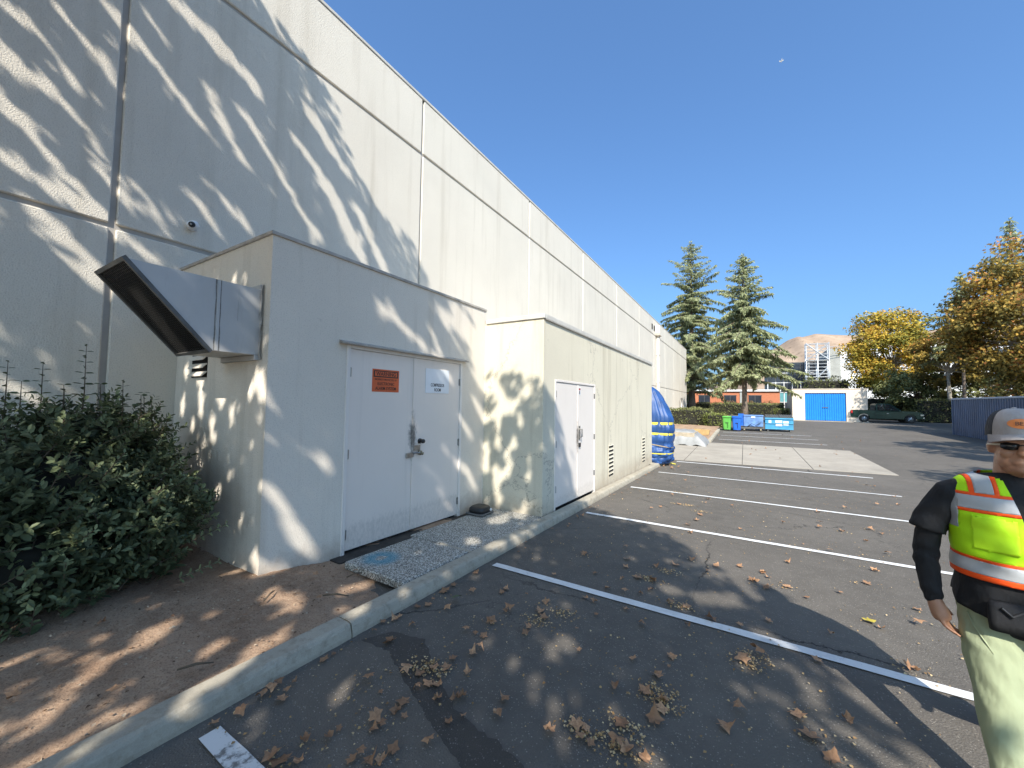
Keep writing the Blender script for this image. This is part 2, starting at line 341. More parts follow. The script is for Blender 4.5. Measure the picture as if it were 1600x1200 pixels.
# painted stall lines
LINES = [(.97, -2.38, 2.9), (3.64, -2.40, 3.0), (6.44, -2.36, 3.05), (9.38, -2.34, 2.75), (12.43, -2.27, 3.1), (15.62, -2.2, 3.28)]
for y, x0, x1 in LINES:
    b = MB(); n = 40; V = []
    for i in range(n + 1):
        x = x0 + (x1 - x0) * i / n
        for s in (-.05, .05): V.append((x, y + s + random.uniform(-.003, .003), gz(y + s) + .009))
    b.add(V, [(2 * i, 2 * i + 2, 2 * i + 3, 2 * i + 1) for i in range(n)]); b.build('painted_stall_line', M_LINE, None, kind='structure', fixn=False)
for y in (25.3, 28.0, 30.7):
    b = MB(); b.add([(x, y + s, gz(y + s) + .009) for x in (-1.3, 3.6) for s in (-.05, .05)], [(0, 2, 3, 1)]); b.build('painted_stall_line', M_LINE, None, kind='structure', fixn=False)
# concrete apron with slabs
apr = tag(link(bpy.data.objects.new('concrete_apron', None)), kind='structure')
xs = [-6.0, -3.9, -2.0, -.1, 1.95, 4.1]
for a, c in zip(xs[:-1], xs[1:]):
    ya = 16.05 + .09 * (a + 2); yb = 16.05 + .09 * (c + 2)
    b = MB(); g = .012
    P = [(a + g, ya), (c - g, yb), (c - g, 23.1), (a + g, 23.1)]
    b.add([(x, y, gz(y) + .012) for x, y in P] + [(x, y, gz(y) - .05) for x, y in P], [(0, 1, 2, 3), (0, 4, 5, 1), (1, 5, 6, 2), (2, 6, 7, 3), (3, 7, 4, 0)])
    b.build('concrete_slab', M_CONC, apr)
# kerb, cast in lengths with joints between
krb = tag(link(bpy.data.objects.new('kerb', None)), kind='structure')
def kerb_run(pts, h, w=.17, gap=.008, parent=krb):
    """pts: outer bottom edge (x,y); inner side to the left of travel"""
    P = [Vector((x, y, 0)) for x, y in pts]; n = len(P); V = []; prof = [(0, -.06), (.0, h * .25), (.012, h - .03), (.022, h - .010), (.045, h), (w, h), (w, -.06)]
    for i, p in enumerate(P):
        t = (P[min(i + 1, n - 1)] - P[max(i - 1, 0)]).normalized(); l = Vector((-t.y, t.x, 0))
        for a, z in prof:
            q = p + l * a; j = random.uniform(-.0022, .0018); V.append((q.x + j, q.y, gz(p.y) + z + j))
    k = len(prof); F = []
    for i in range(n - 1):
        for j in range(k - 1): F.append((i * k + j, (i + 1) * k + j, (i + 1) * k + j + 1, i * k + j + 1))
    F += [tuple(range(k)), tuple((n - 1) * k + j for j in range(k))[::-1]]
    b = MB(); b.add(V, F); return b.build('kerb_stone', M_KERB, parent)
cuts = [-9, -6, -3, -.6, 1.90, 4.62, 7.6, 10.6, 14.2]
for a, c in zip(cuts[:-1], cuts[1:]):
    n = 44; kerb_run([(-2.50, a + .006 + (c - a - .012) * i / n) for i in range(n + 1)], .108)
kerb_run([(-2.50, 14.21)] + [(-3.0 + .5 * math.cos(R(t)), 14.75 + .5 * math.sin(R(t))) for t in range(0, 91, 9)] + [(-3.6, 15.25), (-5.95, 15.25)], .115)
for a, c in ((23.15, 27), (27.01, 31.9)): kerb_run([(-1.55, a), (-1.55, (a + c) / 2), (-1.55, c)], .13)
kerb_run([(-5.9, 23.13), (-3.5, 23.13), (-1.56, 23.13)], .13)
# raised soil of the planting bed, and the raised strip the blue cover stands on
def bed(name, x0, x1, y0, y1, zf, mat, nx, ny, amp=.02, taper=True):
    V = []
    for j in range(ny + 1):
        y = y0 + (y1 - y0) * j / ny
        for i in range(nx + 1):
            x = x0 + (x1 - x0) * i / nx
            nz = math.sin(x * 3.1 + y * 1.7) * math.sin(y * 4.3 - x * 2.2) * amp + random.uniform(-1, 1) * amp * .28
            V.append((x, y, gz(y) + zf(x, y) + nz))
    F = [(j * (nx + 1) + i, j * (nx + 1) + i + 1, (j + 1) * (nx + 1) + i + 1, (j + 1) * (nx + 1) + i) for j in range(ny) for i in range(nx)]
    b = MB(); b.add(V, F); o = b.build(name, mat, None, True, kind='structure', fixn=False); return o
bed('planting_bed', -6.0, -2.655, -9, 5.6, lambda x, y: .07 + .05 * min(1, max(0, (-2.9 - x) / 1.0)) - .07 * min(1, max(0, (y - 1.9) / .7)), M_DIRT, 70, 290, .016)
bed('planter_soil', -6.0, -1.72, 23.3, 62, lambda x, y: .11, M_DIRT, 12, 40, .02)
poly = MB(); poly.add([(x, y, gz(y) + .112) for x, y in ((-2.66, 13.3), (-2.66, 14.7), (-2.9, 15.08), (-5.95, 15.08), (-5.95, 13.3))], [(0, 1, 2, 3, 4)]); poly.build('concrete_pad', M_KERB, None, kind='structure', fixn=False)

# ------------------------------------------------------------------ main building
WX = -6.0
bld = thing('warehouse_building', 'long cream tilt-up concrete building with recessed panel joints', 'building', (WX, 25, 0))
b = MB(); b.box(-45, WX - .03, -14, 50.85, -.8, 8.30); b.build('wall', M_GROOVE, bld)
cols = [-13.6, -8.62, -3.67, 1.27, 5.96, 10.87, 15.8, 21.0, 26.3, 31.2, 36.1, 41.0, 45.9, 50.9]
G = .028
for i, (a, c) in enumerate(zip(cols[:-1], cols[1:])):
    zl = 3.6 if c < 27 else 3.12
    for z0, z1 in ((-.7, zl), (zl, 7.12), (7.12, 8.36)):
        b = MB(); b.box(WX - .06, WX, a + G, c - G, z0 + (G if z0 > 0 else 0), z1 - (G if z1 < 8 else 0), .012); b.build('wall_panel', M_WALL, bld)
b = MB(); b.box(WX - .5, WX + .015, -13.6, 50.91, 8.362, 8.42, .006); b.build('roof_coping', M_FLASH, bld)
b = MB(); b.box(-44, WX - .5, -13.5, 50.8, 8.302, 8.31); b.build('roof', M_FLASH, bld)
# rain leader on the wall
ld = thing('rain_leader', 'cream rain leader box and downspout running down the building wall', 'downspout', (WX, 32.2, gz(32)))
b = MB(); b.prism([(-.42, 7.15), (.42, 7.15), (.5, 7.32), (.5, 7.95), (-.5, 7.95), (-.5, 7.32)], 0, WX + .002, WX + .36); b.v = [(x, y + 32.2, z) for x, y, z in b.v]; b.build('leader_head', M_WALL, ld)
b = MB(); b.box(WX + .03, WX + .25, 32.0, 32.4, gz(32), 7.2, .02); b.build('downspout', M_WALL, ld)
for z in (1.2, 3.4, 5.6):
    b = MB(); b.box(WX + .002, WX + .262, 31.96, 32.44, z, z + .06); b.build('bracket', M_FLASH, ld)
for y in (30.35, 31.2):
    b = MB(); b.box(WX + .001, WX + .03, y, y + .32, 7.45, 7.85); o = b.build('overflow_scupper', M_DARK, None); tag(o, 'dark overflow scupper opening, the %s of two beside the rain leader box' % ('left one' if y < 31 else 'right one'), 'scupper')
# dome security camera
cm = thing('security_camera', 'small white dome security camera on the wall above the duct', 'camera', (WX, 1.97, 3.88))
b = MB(); b.tube([(WX, 1.97, 3.88), (WX + .05, 1.97, 3.88)], [.062, .058], 20); b.build('mount', M_WHITE, cm, True)
b = MB(); b.ell((WX + .085, 1.965, 3.875), (.055, .055, .055), 20, 12); b.build('dome', M_WHITE, cm, True)
b = MB(); b.tube([(WX + .125, 1.935, 3.86), (WX + .146, 1.918, 3.853)], [.036, .030], 20); b.build('lens', M_BLACK, cm, True)
b = MB(); b.tube([(WX + .144, 1.919, 3.853), (WX + .151, 1.914, 3.851)], [.014, .010], 12); b.build('lens_glass', M_STEEL, cm, True)

# ------------------------------------------------------------------ text as flat mesh
def text_mesh(name, body, size, mat, parent, M, bold=0.0, sx=1.0, ext=.0005):
    cu = bpy.data.curves.new(name, 'FONT'); cu.body = body; cu.size = size; cu.align_x = 'CENTER'; cu.align_y = 'CENTER'; cu.offset = bold; cu.extrude = ext; cu.resolution_u = 3
    t = bpy.data.objects.new(name, cu); link(t); bpy.context.view_layer.update()
    me = bpy.data.meshes.new_from_object(t.evaluated_get(bpy.context.evaluated_depsgraph_get())); bpy.data.objects.remove(t)
    off = ORG.get(parent.name, Vector((0, 0, 0)))
    me.transform(Matrix.Translation(-off) @ M @ Matrix.Diagonal((sx, 1, 1, 1))); me.materials.clear(); me.materials.append(mat); me.name = name
    return mkobj(name, me, parent)
def face_x(x, y, z):   # text lies on a wall that faces +X, reading along +Y
    return Matrix.Translation((x, y, z)) @ Matrix(((0, 0, 1, 0), (1, 0, 0, 0), (0, 1, 0, 0), (0, 0, 0, 1)))
M_ORANGE = simple('sign_orange', (.62, .115, .035), .5, .06, 8)
M_INK = simple('sign_ink', (.025, .018, .016), .5, .1)
M_SIGNW = simple('sign_white', (.76, .78, .80), .4, .03, 8)

# ------------------------------------------------------------------ compressor room
X1 = -3.86
e1 = thing('compressor_room', 'stucco equipment room with grey double doors beside the green shrub', 'building', (X1, 3.6, 0))
Y0, Y1, ZT = 1.90, 5.47, 3.31; DY0, DY1, DZT = 2.74, 4.83, 2.34
b = MB(); T = .16
b.box(X1 - T, X1, Y0, DY0, -.35, ZT - .03); b.box(X1 - T, X1, DY1, Y1, -.35, ZT - .03); b.box(X1 - T, X1, DY0, DY1, DZT, ZT - .03)
b.box(WX + .001, X1 - T, Y0, Y0 + T, -.35, ZT - .03); b.build('wall', M_ENC1, e1)
b = MB(); b.box(WX + .002, X1 - T, Y0 + T, Y1, ZT - .25, ZT - .05); b.build('roof', M_FLASH, e1)
b = MB(); b.box(WX + .003, X1 + .018, Y0 - .018, Y0 + .05, ZT - .03, ZT + .006, .004); b.box(X1 - .05, X1 + .018, Y0 + .05, Y1, ZT - .03, ZT + .0062, .004); b.build('roof_flashing', M_FLASHD, e1)
b = MB(); b.box(X1 - T, X1 - .06, DY0 + .06, DY1 - .06, -.30, DZT - .06); b.build('door_backing', M_DARK, e1)
b = MB(); b.prism([(X1 - .03, DZT + .0), (X1 + .075, DZT - .012), (X1 + .078, DZT + .004), (X1 - .03, DZT + .045)], 1, DY0 - .10, DY1 + .07); b.build('drip_flashing', M_FLASHD, e1)
b = MB(); b.box(X1 - .1, X1 + .012, DY0, DY0 + .05, -.2, DZT - .002, .006); b.box(X1 - .1, X1 + .012, DY1 - .05, DY1, -.2, DZT - .002, .006); b.box(X1 - .1, X1 + .0118, DY0 + .05, DY1 - .05, DZT - .05, DZT - .0022, .006); b.build('door_frame', M_DOOR2, e1)
YM = 3.79
def door(parent, x, y0, y1, z0a, z0b, z1, mat, hinge_y, hz, hm):
    b = MB(); z0 = min(z0a, z0b); b.prism([(y0, z0a), (y1, z0b), (y1, z1), (y0, z1)], 0, x - .045, x)
    d = b.build('door', mat, parent)
    for z in hz:
        h = MB(); h.tube([(x + .010, hinge_y, z - .055), (x + .010, hinge_y, z + .055)], .0095, 8); h.box(x - .001, x + .004, hinge_y - .02, hinge_y + .02, z - .05, z + .05); h.build('hinge', hm, d)
    return d
dl = door(e1, X1 - .008, DY0 + .053, YM - .003, .0, -.03, DZT - .054, M_DOOR1, DY0 + .055, (.18, 1.08, 2.02), M_STEEL)
dr = door(e1, X1 - .008, YM + .003, DY1 - .053, -.03, -.06, DZT - .054, M_DOOR1, DY1 - .055, (.15, 1.06, 2.0), M_STEEL)
b = MB(); b.box(X1 - .006, X1 + .004, YM - .012, YM + .042, -.02, DZT - .06, .002); b.build('astragal', M_DOOR1, dr)
b = MB(); b.tube([(X1 - .004, 3.925, 1.145), (X1 + .012, 3.925, 1.145)], .036, 18); b.tube([(X1 + .012, 3.925, 1.145), (X1 + .05, 3.925, 1.145), (X1 + .056, 3.925, 1.145), (X1 + .078, 3.925, 1.145)], [.014, .014, .03, .027], 18); b.build('door_knob', M_BLACK, dr, True)
b = MB(); b.box(X1 + .005, X1 + .012, 3.80, 3.93, 1.02, 1.09, .002); b.build('strike_plate', M_STEEL, dr)
b = MB(); b.tube([(X1 + .0, 3.92, .985), (X1 + .03, 3.92, .985)], .032, 18); b.tube([(X1 + .03, 3.92, .985), (X1 + .065, 3.93, .975)], [.015, .02], 14); b.build('deadbolt', M_BRASS, dr, True)
b = MB(); b.box(X1 - .006, X1 + .012, 3.675, 3.81, .935, 1.0, .004); b.tube([(X1 + .008, 3.80, .985), (X1 + .016, 3.86, .99), (X1 + .03, 3.905, .985)], .012, 8); b.build('hasp', M_STEEL, dl)
# threshold gap and rough footing under the doors, in a near-black soil colour
M_DKSOIL = simple('dark_soil', (.045, .038, .032), .9, .4, 9, 0, .5, 30)
b = MB(); b.box(X1 - .05, X1 + .17, DY0 - .12, DY1 + .3, -.4, 0, .01); b.v = [(x, y, z if z < -.2 else gz(y) + .050) for x, y, z in b.v]; b.build('threshold', M_DKSOIL, e1)
# warning sign
sg = thing('warning_sign', 'orange electronic alarm warning sign on the left door', 'sign', (X1 - .008, 3.315, 1.945))
sx = X1 - .004
b = MB(); b.box(X1 - .0075, sx, 3.105, 3.525, 1.805, 2.085); b.build('plate', M_ORANGE, sg)
b = MB(); b.box(sx, sx + .0012, 3.122, 3.508, 1.985, 2.068); b.build('header_border', M_INK, sg)
b = MB(); b.box(sx + .0012, sx + .002, 3.14, 3.49, 1.999, 2.056); b.build('header_panel', M_ORANGE, sg)
for body, z, s, w, bo in (('WARNING', 2.026, .066, .96, .0012), ('PROPERTY PROTECTED BY', 1.956, .033, .86, .0003), ('ELECTRONIC', 1.904, .052, .86, .0007), ('ALARM SYSTEM', 1.846, .055, .86, .0007)):
    text_mesh('lettering', body, s, M_INK, sg, face_x(sx + (.0022 if z > 2 else .0006), 3.315, z), bo, w)
sg = thing('room_sign', 'white sign with black compressor room lettering on the right door', 'sign', (X1 - .008, 4.265, 1.99))
b = MB(); b.box(X1 - .0075, sx + .002, 4.015, 4.515, 1.815, 2.165); b.build('plate', M_SIGNW, sg)
for body, z in (('COMPRESSOR', 1.93), ('ROOM', 1.862)): text_mesh('lettering', body, .066, M_INK, sg, face_x(sx + .0027, 4.265, z), .0010, .70)
# small louvre low on the side of the room
lv = thing('wall_louvre', 'small dark slotted vent in the side wall under the duct', 'vent', (-5.34, Y0, 2.05))
b = MB(); b.box(-5.54, -5.14, Y0 - .004, Y0 + .01, 1.93, 2.21); b.build('opening', M_DARK, lv)
for k in range(3):
    z = 1.955 + k * .09; b = MB(); b.prism([(Y0 - .045, z - .012), (Y0 - .003, z + .035), (Y0 - .003, z + .047), (Y0 - .045, z)], 0, -5.54, -5.14); b.build('slat', M_ENC1, lv)
# duct hood
hd = thing('duct_hood', 'grey sheet metal duct hood with slanted wire screen sticking out of the wall', 'duct', (-4.38, Y0, 2.4))
def duct_mat():
    m, nd, lk, b = nodes('duct_sheet_metal'); co = wpos(nd); n1 = noise(nd, lk, co, 2.2, 5); st = noise(nd, lk, co, 1, 6, .7, (6, 6, 1.2)); n2 = noise(nd, lk, co, 11, 6, .75)
    c0 = mixc(nd, lk, maprange(nd, lk, n1, .3, .7), (.45, .44, .42), (.53, .52, .50)); c1 = mixc(nd, lk, maprange(nd, lk, st, .58, .8, 0, .45), c0, (.30, .27, .23))
    c2 = mixc(nd, lk, maprange(nd, lk, n2, .68, .74, 0, .7), c1, (.20, .10, .06)); lk.new(c2, b.inputs['Base Color']); b.inputs['Roughness'].default_value = .5; b.inputs['Metallic'].default_value = .1
    bump(nd, lk, b, n1, .25, .02); return m
M_DUCT = duct_mat()
HX0, HX1 = -4.72, -4.02; HZ0, HZ1 = 2.12, 2.76; HB, HT = 1.50, .93      # bottom and top ends of the slanted mouth
b = MB(); th = .004
for x in (HX0, HX1 - th): b.prism([(HT, HZ1), (Y0, HZ1), (Y0, HZ0), (HB, HZ0)], 0, x, x + th)
b.box(HX0 + th, HX1 - th, HT, Y0, HZ1 - th, HZ1 - .0005); b.box(HX0 + th, HX1 - th, HB, Y0, HZ0 + .0005, HZ0 + th); b.build('duct_body', M_DUCT, hd)
M_SEAM = simple('duct_seam_sealant', (.20, .185, .165), .8, .35, 40)
for y in (1.525, 1.56):
    b = MB(); j = [random.uniform(-.004, .004) for _ in range(9)]
    b.add([(HX1 + .0015, y + j[k] + s * (.003 + .003 * ((k * 7) % 3) / 2), HZ0 + (HZ1 - HZ0) * k / 8) for k in range(9) for s in (-1, 1)], [(2 * k, 2 * k + 1, 2 * k + 3, 2 * k + 2) for k in range(8)]); b.build('seam', M_SEAM, hd, fixn=False)
b = MB(); b.box(HX1, HX1 + .005, 1.53, 1.556, HZ0, HZ1, .002); b.box(HX1, HX1 + .003, 1.70, 1.704, HZ0 + .3, HZ1 - .02); b.build('standing_seam', M_DUCT, hd)
# flange against the wall, edges a little bent
b = MB()
for (xa, xb, za, zb) in ((HX1 - .002, HX1 + .055, HZ0 - .05, HZ1 + .05), (HX0 - .05, HX0 + .002, HZ0 - .05, HZ1 + .05)):
    n = 10; V = []
    for k in range(n + 1):
        z = za + (zb - za) * k / n; w = .012 + .016 * abs(math.sin(k * 1.9))
        V += [(xa, Y0 - .006, z), (xb, Y0 - w, z + .004 * math.sin(k * 3))]
    b.add(V, [(2 * k, 2 * k + 1, 2 * k + 3, 2 * k + 2) for k in range(n)])
b.box(HX0, HX1, Y0 - .014, Y0 - .004, HZ1, HZ1 + .05); b.box(HX0, HX1, Y0 - .045, Y0 - .004, HZ0 - .05, HZ0, .004); b.build('flange', M_DUCT, hd, fixn=False)
# slanted mouth frame, dark inside and wire screen
mv = Vector((0, HB - HT, HZ0 - HZ1)); L = mv.length; mv.normalize(); mn = Vector((0, -mv.z, mv.y)).normalized()
if mn.y > 0: mn = -mn
o0 = Vector((0, HT, HZ1))
def slant(b, xa, xb, sa, sb, da, db):
    V = [];
    for d in (da, db):
        for s_ in (sa, sb):
            for x in (xa, xb): q = o0 + mv * s_ + mn * d; V.append((x, q.y, q.z))
    b.add(V, [(0, 1, 3, 2), (4, 6, 7, 5), (0, 4, 5, 1), (2, 3, 7, 6), (0, 2, 6, 4), (1, 5, 7, 3)])
M_RIM = simple('dark_rim', (.10, .097, .09), .5, .3, 12)
b = MB(); slant(b, HX0 - .012, HX0 + .02, -.015, L + .012, -.01, .02); slant(b, HX1 - .02, HX1 + .012, -.015, L + .012, -.01, .0201); slant(b, HX0 + .02, HX1 - .02, -.016, .014, -.01, .0202); slant(b, HX0 + .02, HX1 - .02, L - .016, L + .013, -.01, .0203); b.build('mouth_frame', M_RIM, hd)
b = MB(); slant(b, HX0 + .006, HX1 - .006, .09, L - .012, -.06, -.045); b.build('dark_interior', M_DARK, hd)
M_MESH = simple('screen_wire', (.022, .021, .020), .6, .2, 20)
b = MB(); nw = 44
for k in range(nw):
    s_ = .02 + (L - .04) * k / (nw - 1); slant(b, HX0 + .02, HX1 - .02, s_ - .0035, s_ + .0035, -.006, .004)
for k in range(19):
    x = HX0 + .04 + (HX1 - HX0 - .08) * k / 18; slant(b, x - .003, x + .003, .02, L - .02, .0045, .009)
tag(b.build('wire_screen', M_MESH, hd), kind='stuff')
# ------------------------------------------------------------------ second room
X2 = -2.72
e2 = thing('utility_room', 'weathered cream stucco utility room with pale double doors and wall vents', 'building', (X2, 9.5, gz(9.5)))
Y0b, Y1b, ZTb = 5.45, 13.75, 3.08; D0, D1, DT = 5.88, 7.92, 2.10
b = MB()
b.box(X2 - T, X2, Y0b, D0, -.6, ZTb - .035); b.box(X2 - T, X2, D1, Y1b, -.7, ZTb - .035); b.box(X2 - T, X2, D0, D1, DT, ZTb - .035)
b.box(WX + .001, X2 - T, Y0b, Y0b + T, -.6, ZTb - .035); b.box(WX + .001, X2 - T, Y1b - T, Y1b, -.7, ZTb - .035); b.build('wall', M_ENC2, e2)
b = MB(); b.box(WX + .002, X2 - T, Y0b + T, Y1b - T, ZTb - .25, ZTb - .05); b.build('roof', M_FLASH, e2)
b = MB(); b.box(X1 + .031, X2 + .025, Y0b - .025, Y0b + .05, ZTb - .035, ZTb + .04, .006); b.box(X2 - .05, X2 + .025, Y0b + .05, Y1b + .02, ZTb - .035, ZTb + .0402, .006); b.build('roof_flashing', M_FLASH, e2)
b = MB(); b.box(X2 - .001, X2 + .026, Y0b + .03, Y1b + .01, ZTb - .05, ZTb - .036); b.build('flashing_lip', M_FLASHD, e2)
b = MB(); b.box(X2 - T, X2 - .06, D0 + .05, D1 - .05, -.5, DT - .05); b.build('door_backing', M_DARK, e2)
b = MB(); b.box(X2 - .1, X2 + .008, D0, D0 + .05, -.15, DT - .002, .005); b.box(X2 - .1, X2 + .008, D1 - .05, D1, -.2, DT - .002, .005); b.box(X2 - .1, X2 + .0078, D0 + .05, D1 - .05, DT - .045, DT - .0022, .005); b.build('door_frame', M_DOOR2, e2)
dl2 = door(e2, X2 - .006, D0 + .052, 6.927, gz(5.9) + .125, gz(6.9) + .125, DT - .05, M_DOOR2, D0 + .054, (.25, 1.0, 1.85), M_RIM)
dr2 = door(e2, X2 - .006, 6.933, D1 - .052, gz(6.9) + .125, gz(7.9) + .125, DT - .05, M_DOOR2, D1 - .054, (.25, 1.0, 1.85), M_RIM)
b = MB(); b.box(X2 - .004, X2 + .004, 6.92, 6.96, -.06, DT - .06, .002); b.build('astragal', M_DOOR2, dr2)
b = MB(); b.box(X2 - .004, X2 + .008, 6.99, 7.05, 1.0, 1.26, .003); b.tube([(X2 + .008, 7.02, 1.2), (X2 + .05, 7.02, 1.2), (X2 + .055, 7.02, 1.06), (X2 + .008, 7.02, 1.04)], .011, 8); b.build('handle', M_STEEL, dr2)
b = MB(); b.box(X2 - .004, X2 + .02, 6.98, 7.05, .86, .94, .004); b.build('padlock', M_BLACK, dr2)
sg = thing('door_notice', 'small white notice with dark and red print at the top of the pale doors', 'sign', (X2, 7.02, 1.97))
b = MB(); b.box(X2 - .0055, X2 - .002, 6.965, 7.08, 1.86, 2.0); b.build('plate', M_SIGNW, sg)
b = MB(); b.box(X2 - .002, X2 - .0012, 6.98, 7.065, 1.945, 1.985); b.build('red_band', simple('notice_red', (.35, .05, .04), .5), sg)
b = MB(); b.box(X2 - .002, X2 - .0012, 7.0, 7.045, 1.87, 1.935); b.build('dark_print', M_INK, sg)
for (yv, zt, zb, lab) in ((9.06, .73, -.02, 'tall slotted vent in the stucco wall, the one nearer the pale doors'), (12.48, .66, -.12, 'tall slotted vent in the stucco wall, the one nearer the blue tarp')):
    lv = thing('wall_vent', lab, 'vent', (X2, yv, (zt + zb) / 2), group='slotted vents in the utility room wall')
    b = MB(); b.box(X2 - .004, X2 + .004, yv - .2, yv + .2, zb - .03, zt + .03); b.build('vent_plate', M_ENC2, lv); n = 8
    for k in range(n):
        z = zb + (zt - zb) * (k + .5) / n; b = MB(); b.box(X2 + .0042, X2 + .0052, yv - .17, yv + .17, z - .028, z + .028); b.build('slot', M_DARK, lv)
        b = MB(); b.prism([(X2 + .0042, z + .029), (X2 + .014, z + .022), (X2 + .014, z + .027), (X2 + .0042, z + .036)], 1, yv - .18, yv + .18); b.build('slat', M_ENC2, lv)
# aggregate slabs by the doors
for (a, c, xa, xb, dzz, lab) in ((2.58, 3.56, -3.56, -2.70, .108, 'pebbled concrete slab with a blue spray mark before the left door'), (3.63, 5.44, -3.70, -2.69, .088, 'longer pebbled concrete slab between the right door and the kerb')):
    b = MB(); b.box(xa, xb, a, c, -.08, 0, .012); b.v = [(x, y, z + gz(y) + dzz) for x, y, z in b.v]
    o = b.build('aggregate_slab', M_AGG, None); tag(o, lab, 'slab')
b = MB(); b.box(-3.16, -2.70, 3.563, 3.627, -.08, 0.0); b.v = [(x, y, z + gz(y) + .094) for x, y, z in b.v]; b.build('mortar_joint', M_KERB, None, kind='structure')
# bait station
bt = thing('bait_station', 'black plastic rodent bait box on the pebbled slab against the wall', 'box', (-3.58, 4.98, gz(4.98) + .10))
zb_ = gz(4.98) + .10
b = MB(); b.box(-3.74, -3.42, 4.82, 5.16, zb_, zb_ + .03, .012); b.build('base', simple('grey_plastic', (.10, .10, .095), .6), bt)
b = MB(); b.loft([(-3.58, 4.99, zb_ + .03, .145, .15), (-3.58, 4.99, zb_ + .09, .14, .145), (-3.58, 4.99, zb_ + .115, .115, .12)], 24, power=3.6); b.build('lid', M_BLACK, bt, True)
b = MB(); b.tube([(-3.438, 5.08, zb_ + .06), (-3.43, 5.08, zb_ + .06)], .022, 12); b.build('entry_hole', M_SIGNW, bt)
# rust pipe stub, conduit on main wall

# ================================================================== THINGS IN THE LOT
# equipment under a blue tarpaulin with yellow straps
M_TARP = simple('blue_tarpaulin', (.016, .062, .20), .5, .3, 3, 0, .35, 9)
M_YEL = simple('yellow_tape', (.60, .52, .07), .5, .08, 10)
tp = thing('covered_equipment', 'tall equipment wrapped in a shiny blue tarpaulin with yellow tape', 'tarpaulin', (-3.2, 14.5, gz(14.5) + .112))
TZ0 = gz(14.5) + .112
prof = [(0.0, .62, .52), (.10, .68, .58), (.35, .70, .60), (.62, .72, .60), (.9, .75, .62), (1.25, .77, .62), (1.6, .74, .58), (1.95, .62, .50), (2.25, .50, .42), (2.50, .36, .34), (2.64, .18, .2)]
def tarp_r(z):
    zz = [p[0] for p in prof]; return float(np.interp(z, zz, [p[1] for p in prof])), float(np.interp(z, zz, [p[2] for p in prof]))
b = MB(); n = 96; V = []; zs = list(np.linspace(0, 2.64, 60))
for z in zs:
    rx, ry = tarp_r(z); cx = -2.87 - .10 * max(0, z - 1.25)
    for k in range(n):
        a = 2 * math.pi * k / n; c, s = math.cos(a), math.sin(a); pw = .72
        f = 1 + .030 * math.sin(a * 11 + z * 1.3) * min(1, z / 1) + .022 * math.sin(a * 23 - z * 2.1) + (.05 * math.sin(z * 16 + a * 4) + .03 * math.sin(z * 29 - a * 7) if z < .62 else .012 * math.sin(z * 14 + a * 3))
        for zc in (1.02, 1.36, .68):
            f -= .045 * math.exp(-((z - zc) / .06) ** 2)
        x = math.copysign(abs(c) ** pw, c) * rx * f; y = math.copysign(abs(s) ** pw, s) * ry * f
        V.append((cx + x, 14.42 + y, TZ0 + z))
F = [(i * n + k, i * n + (k + 1) % n, (i + 1) * n + (k + 1) % n, (i + 1) * n + k) for i in range(len(zs) - 1) for k in range(n)] + [tuple((len(zs) - 1) * n + k for k in range(n))]
b.add(V, F); b.build('tarpaulin', M_TARP, tp, True)
for zc, hw, tl in ((1.36, .045, 0), (1.02, .038, -.03), (.34, .018, 0)):
    b = MB(); V = []
    for k in range(n):
        a = 2 * math.pi * k / n; c, s = math.cos(a), math.sin(a); rx, ry = tarp_r(zc); cx = -2.87 - .10 * max(0, zc - 1.25)
        f = (.985 if zc > .5 else 1.05) + .006 * math.sin(a * 11 + zc)
        for d in (-hw, hw): V.append((cx + math.copysign(abs(c) ** .72, c) * rx * f, 14.42 + math.copysign(abs(s) ** .72, s) * ry * f, TZ0 + zc + d + tl * c))
    b.add(V, [(2 * k, 2 * ((k + 1) % n), 2 * ((k + 1) % n) + 1, 2 * k + 1) for k in range(n)]); b.build('yellow_tape', M_YEL, tp, fixn=False)
b = MB(); V = []
for k in range(n):
    a = 2 * math.pi * k / n; c, s = math.cos(a), math.sin(a); rx, ry = tarp_r(.66)
    for d in (-.014, .014): V.append((-2.87 + math.copysign(abs(c) ** .72, c) * rx * 1.02, 14.42 + math.copysign(abs(s) ** .72, s) * ry * 1.02, TZ0 + .66 + d - .12 * c))
b.add(V, [(2 * k, 2 * ((k + 1) % n), 2 * ((k + 1) % n) + 1, 2 * k + 1) for k in range(n)]); b.build('rope', simple('tan_rope', (.32, .24, .13), .8), tp, fixn=False)
# bunched tarp foot
b = MB()
for k in range(9):
    a = -1.9 + k * .34; b.ell((-2.87 + .60 * math.cos(a), 14.42 + .5 * math.sin(a), TZ0 + .13 + .07 * (k % 3)), (.17, .15, .12 + .02 * (k % 2)), 14, 9)
b.build('tarp_folds', M_TARP, tp, True)
# loose yellow rope on the kerb end
b = MB(); b.tube([(-2.75 + .28 * math.cos(t * .6) + .05 * t, 14.95 + .16 * math.sin(t * .6), gz(15) + (.13 if t < 6 else .13 - .035 * (t - 6))) for t in range(10)], .02, 6); tag(b.build('yellow_strap', M_YEL, None, True), 'loose yellow strap lying on the kerb end by the blue tarp', 'strap')
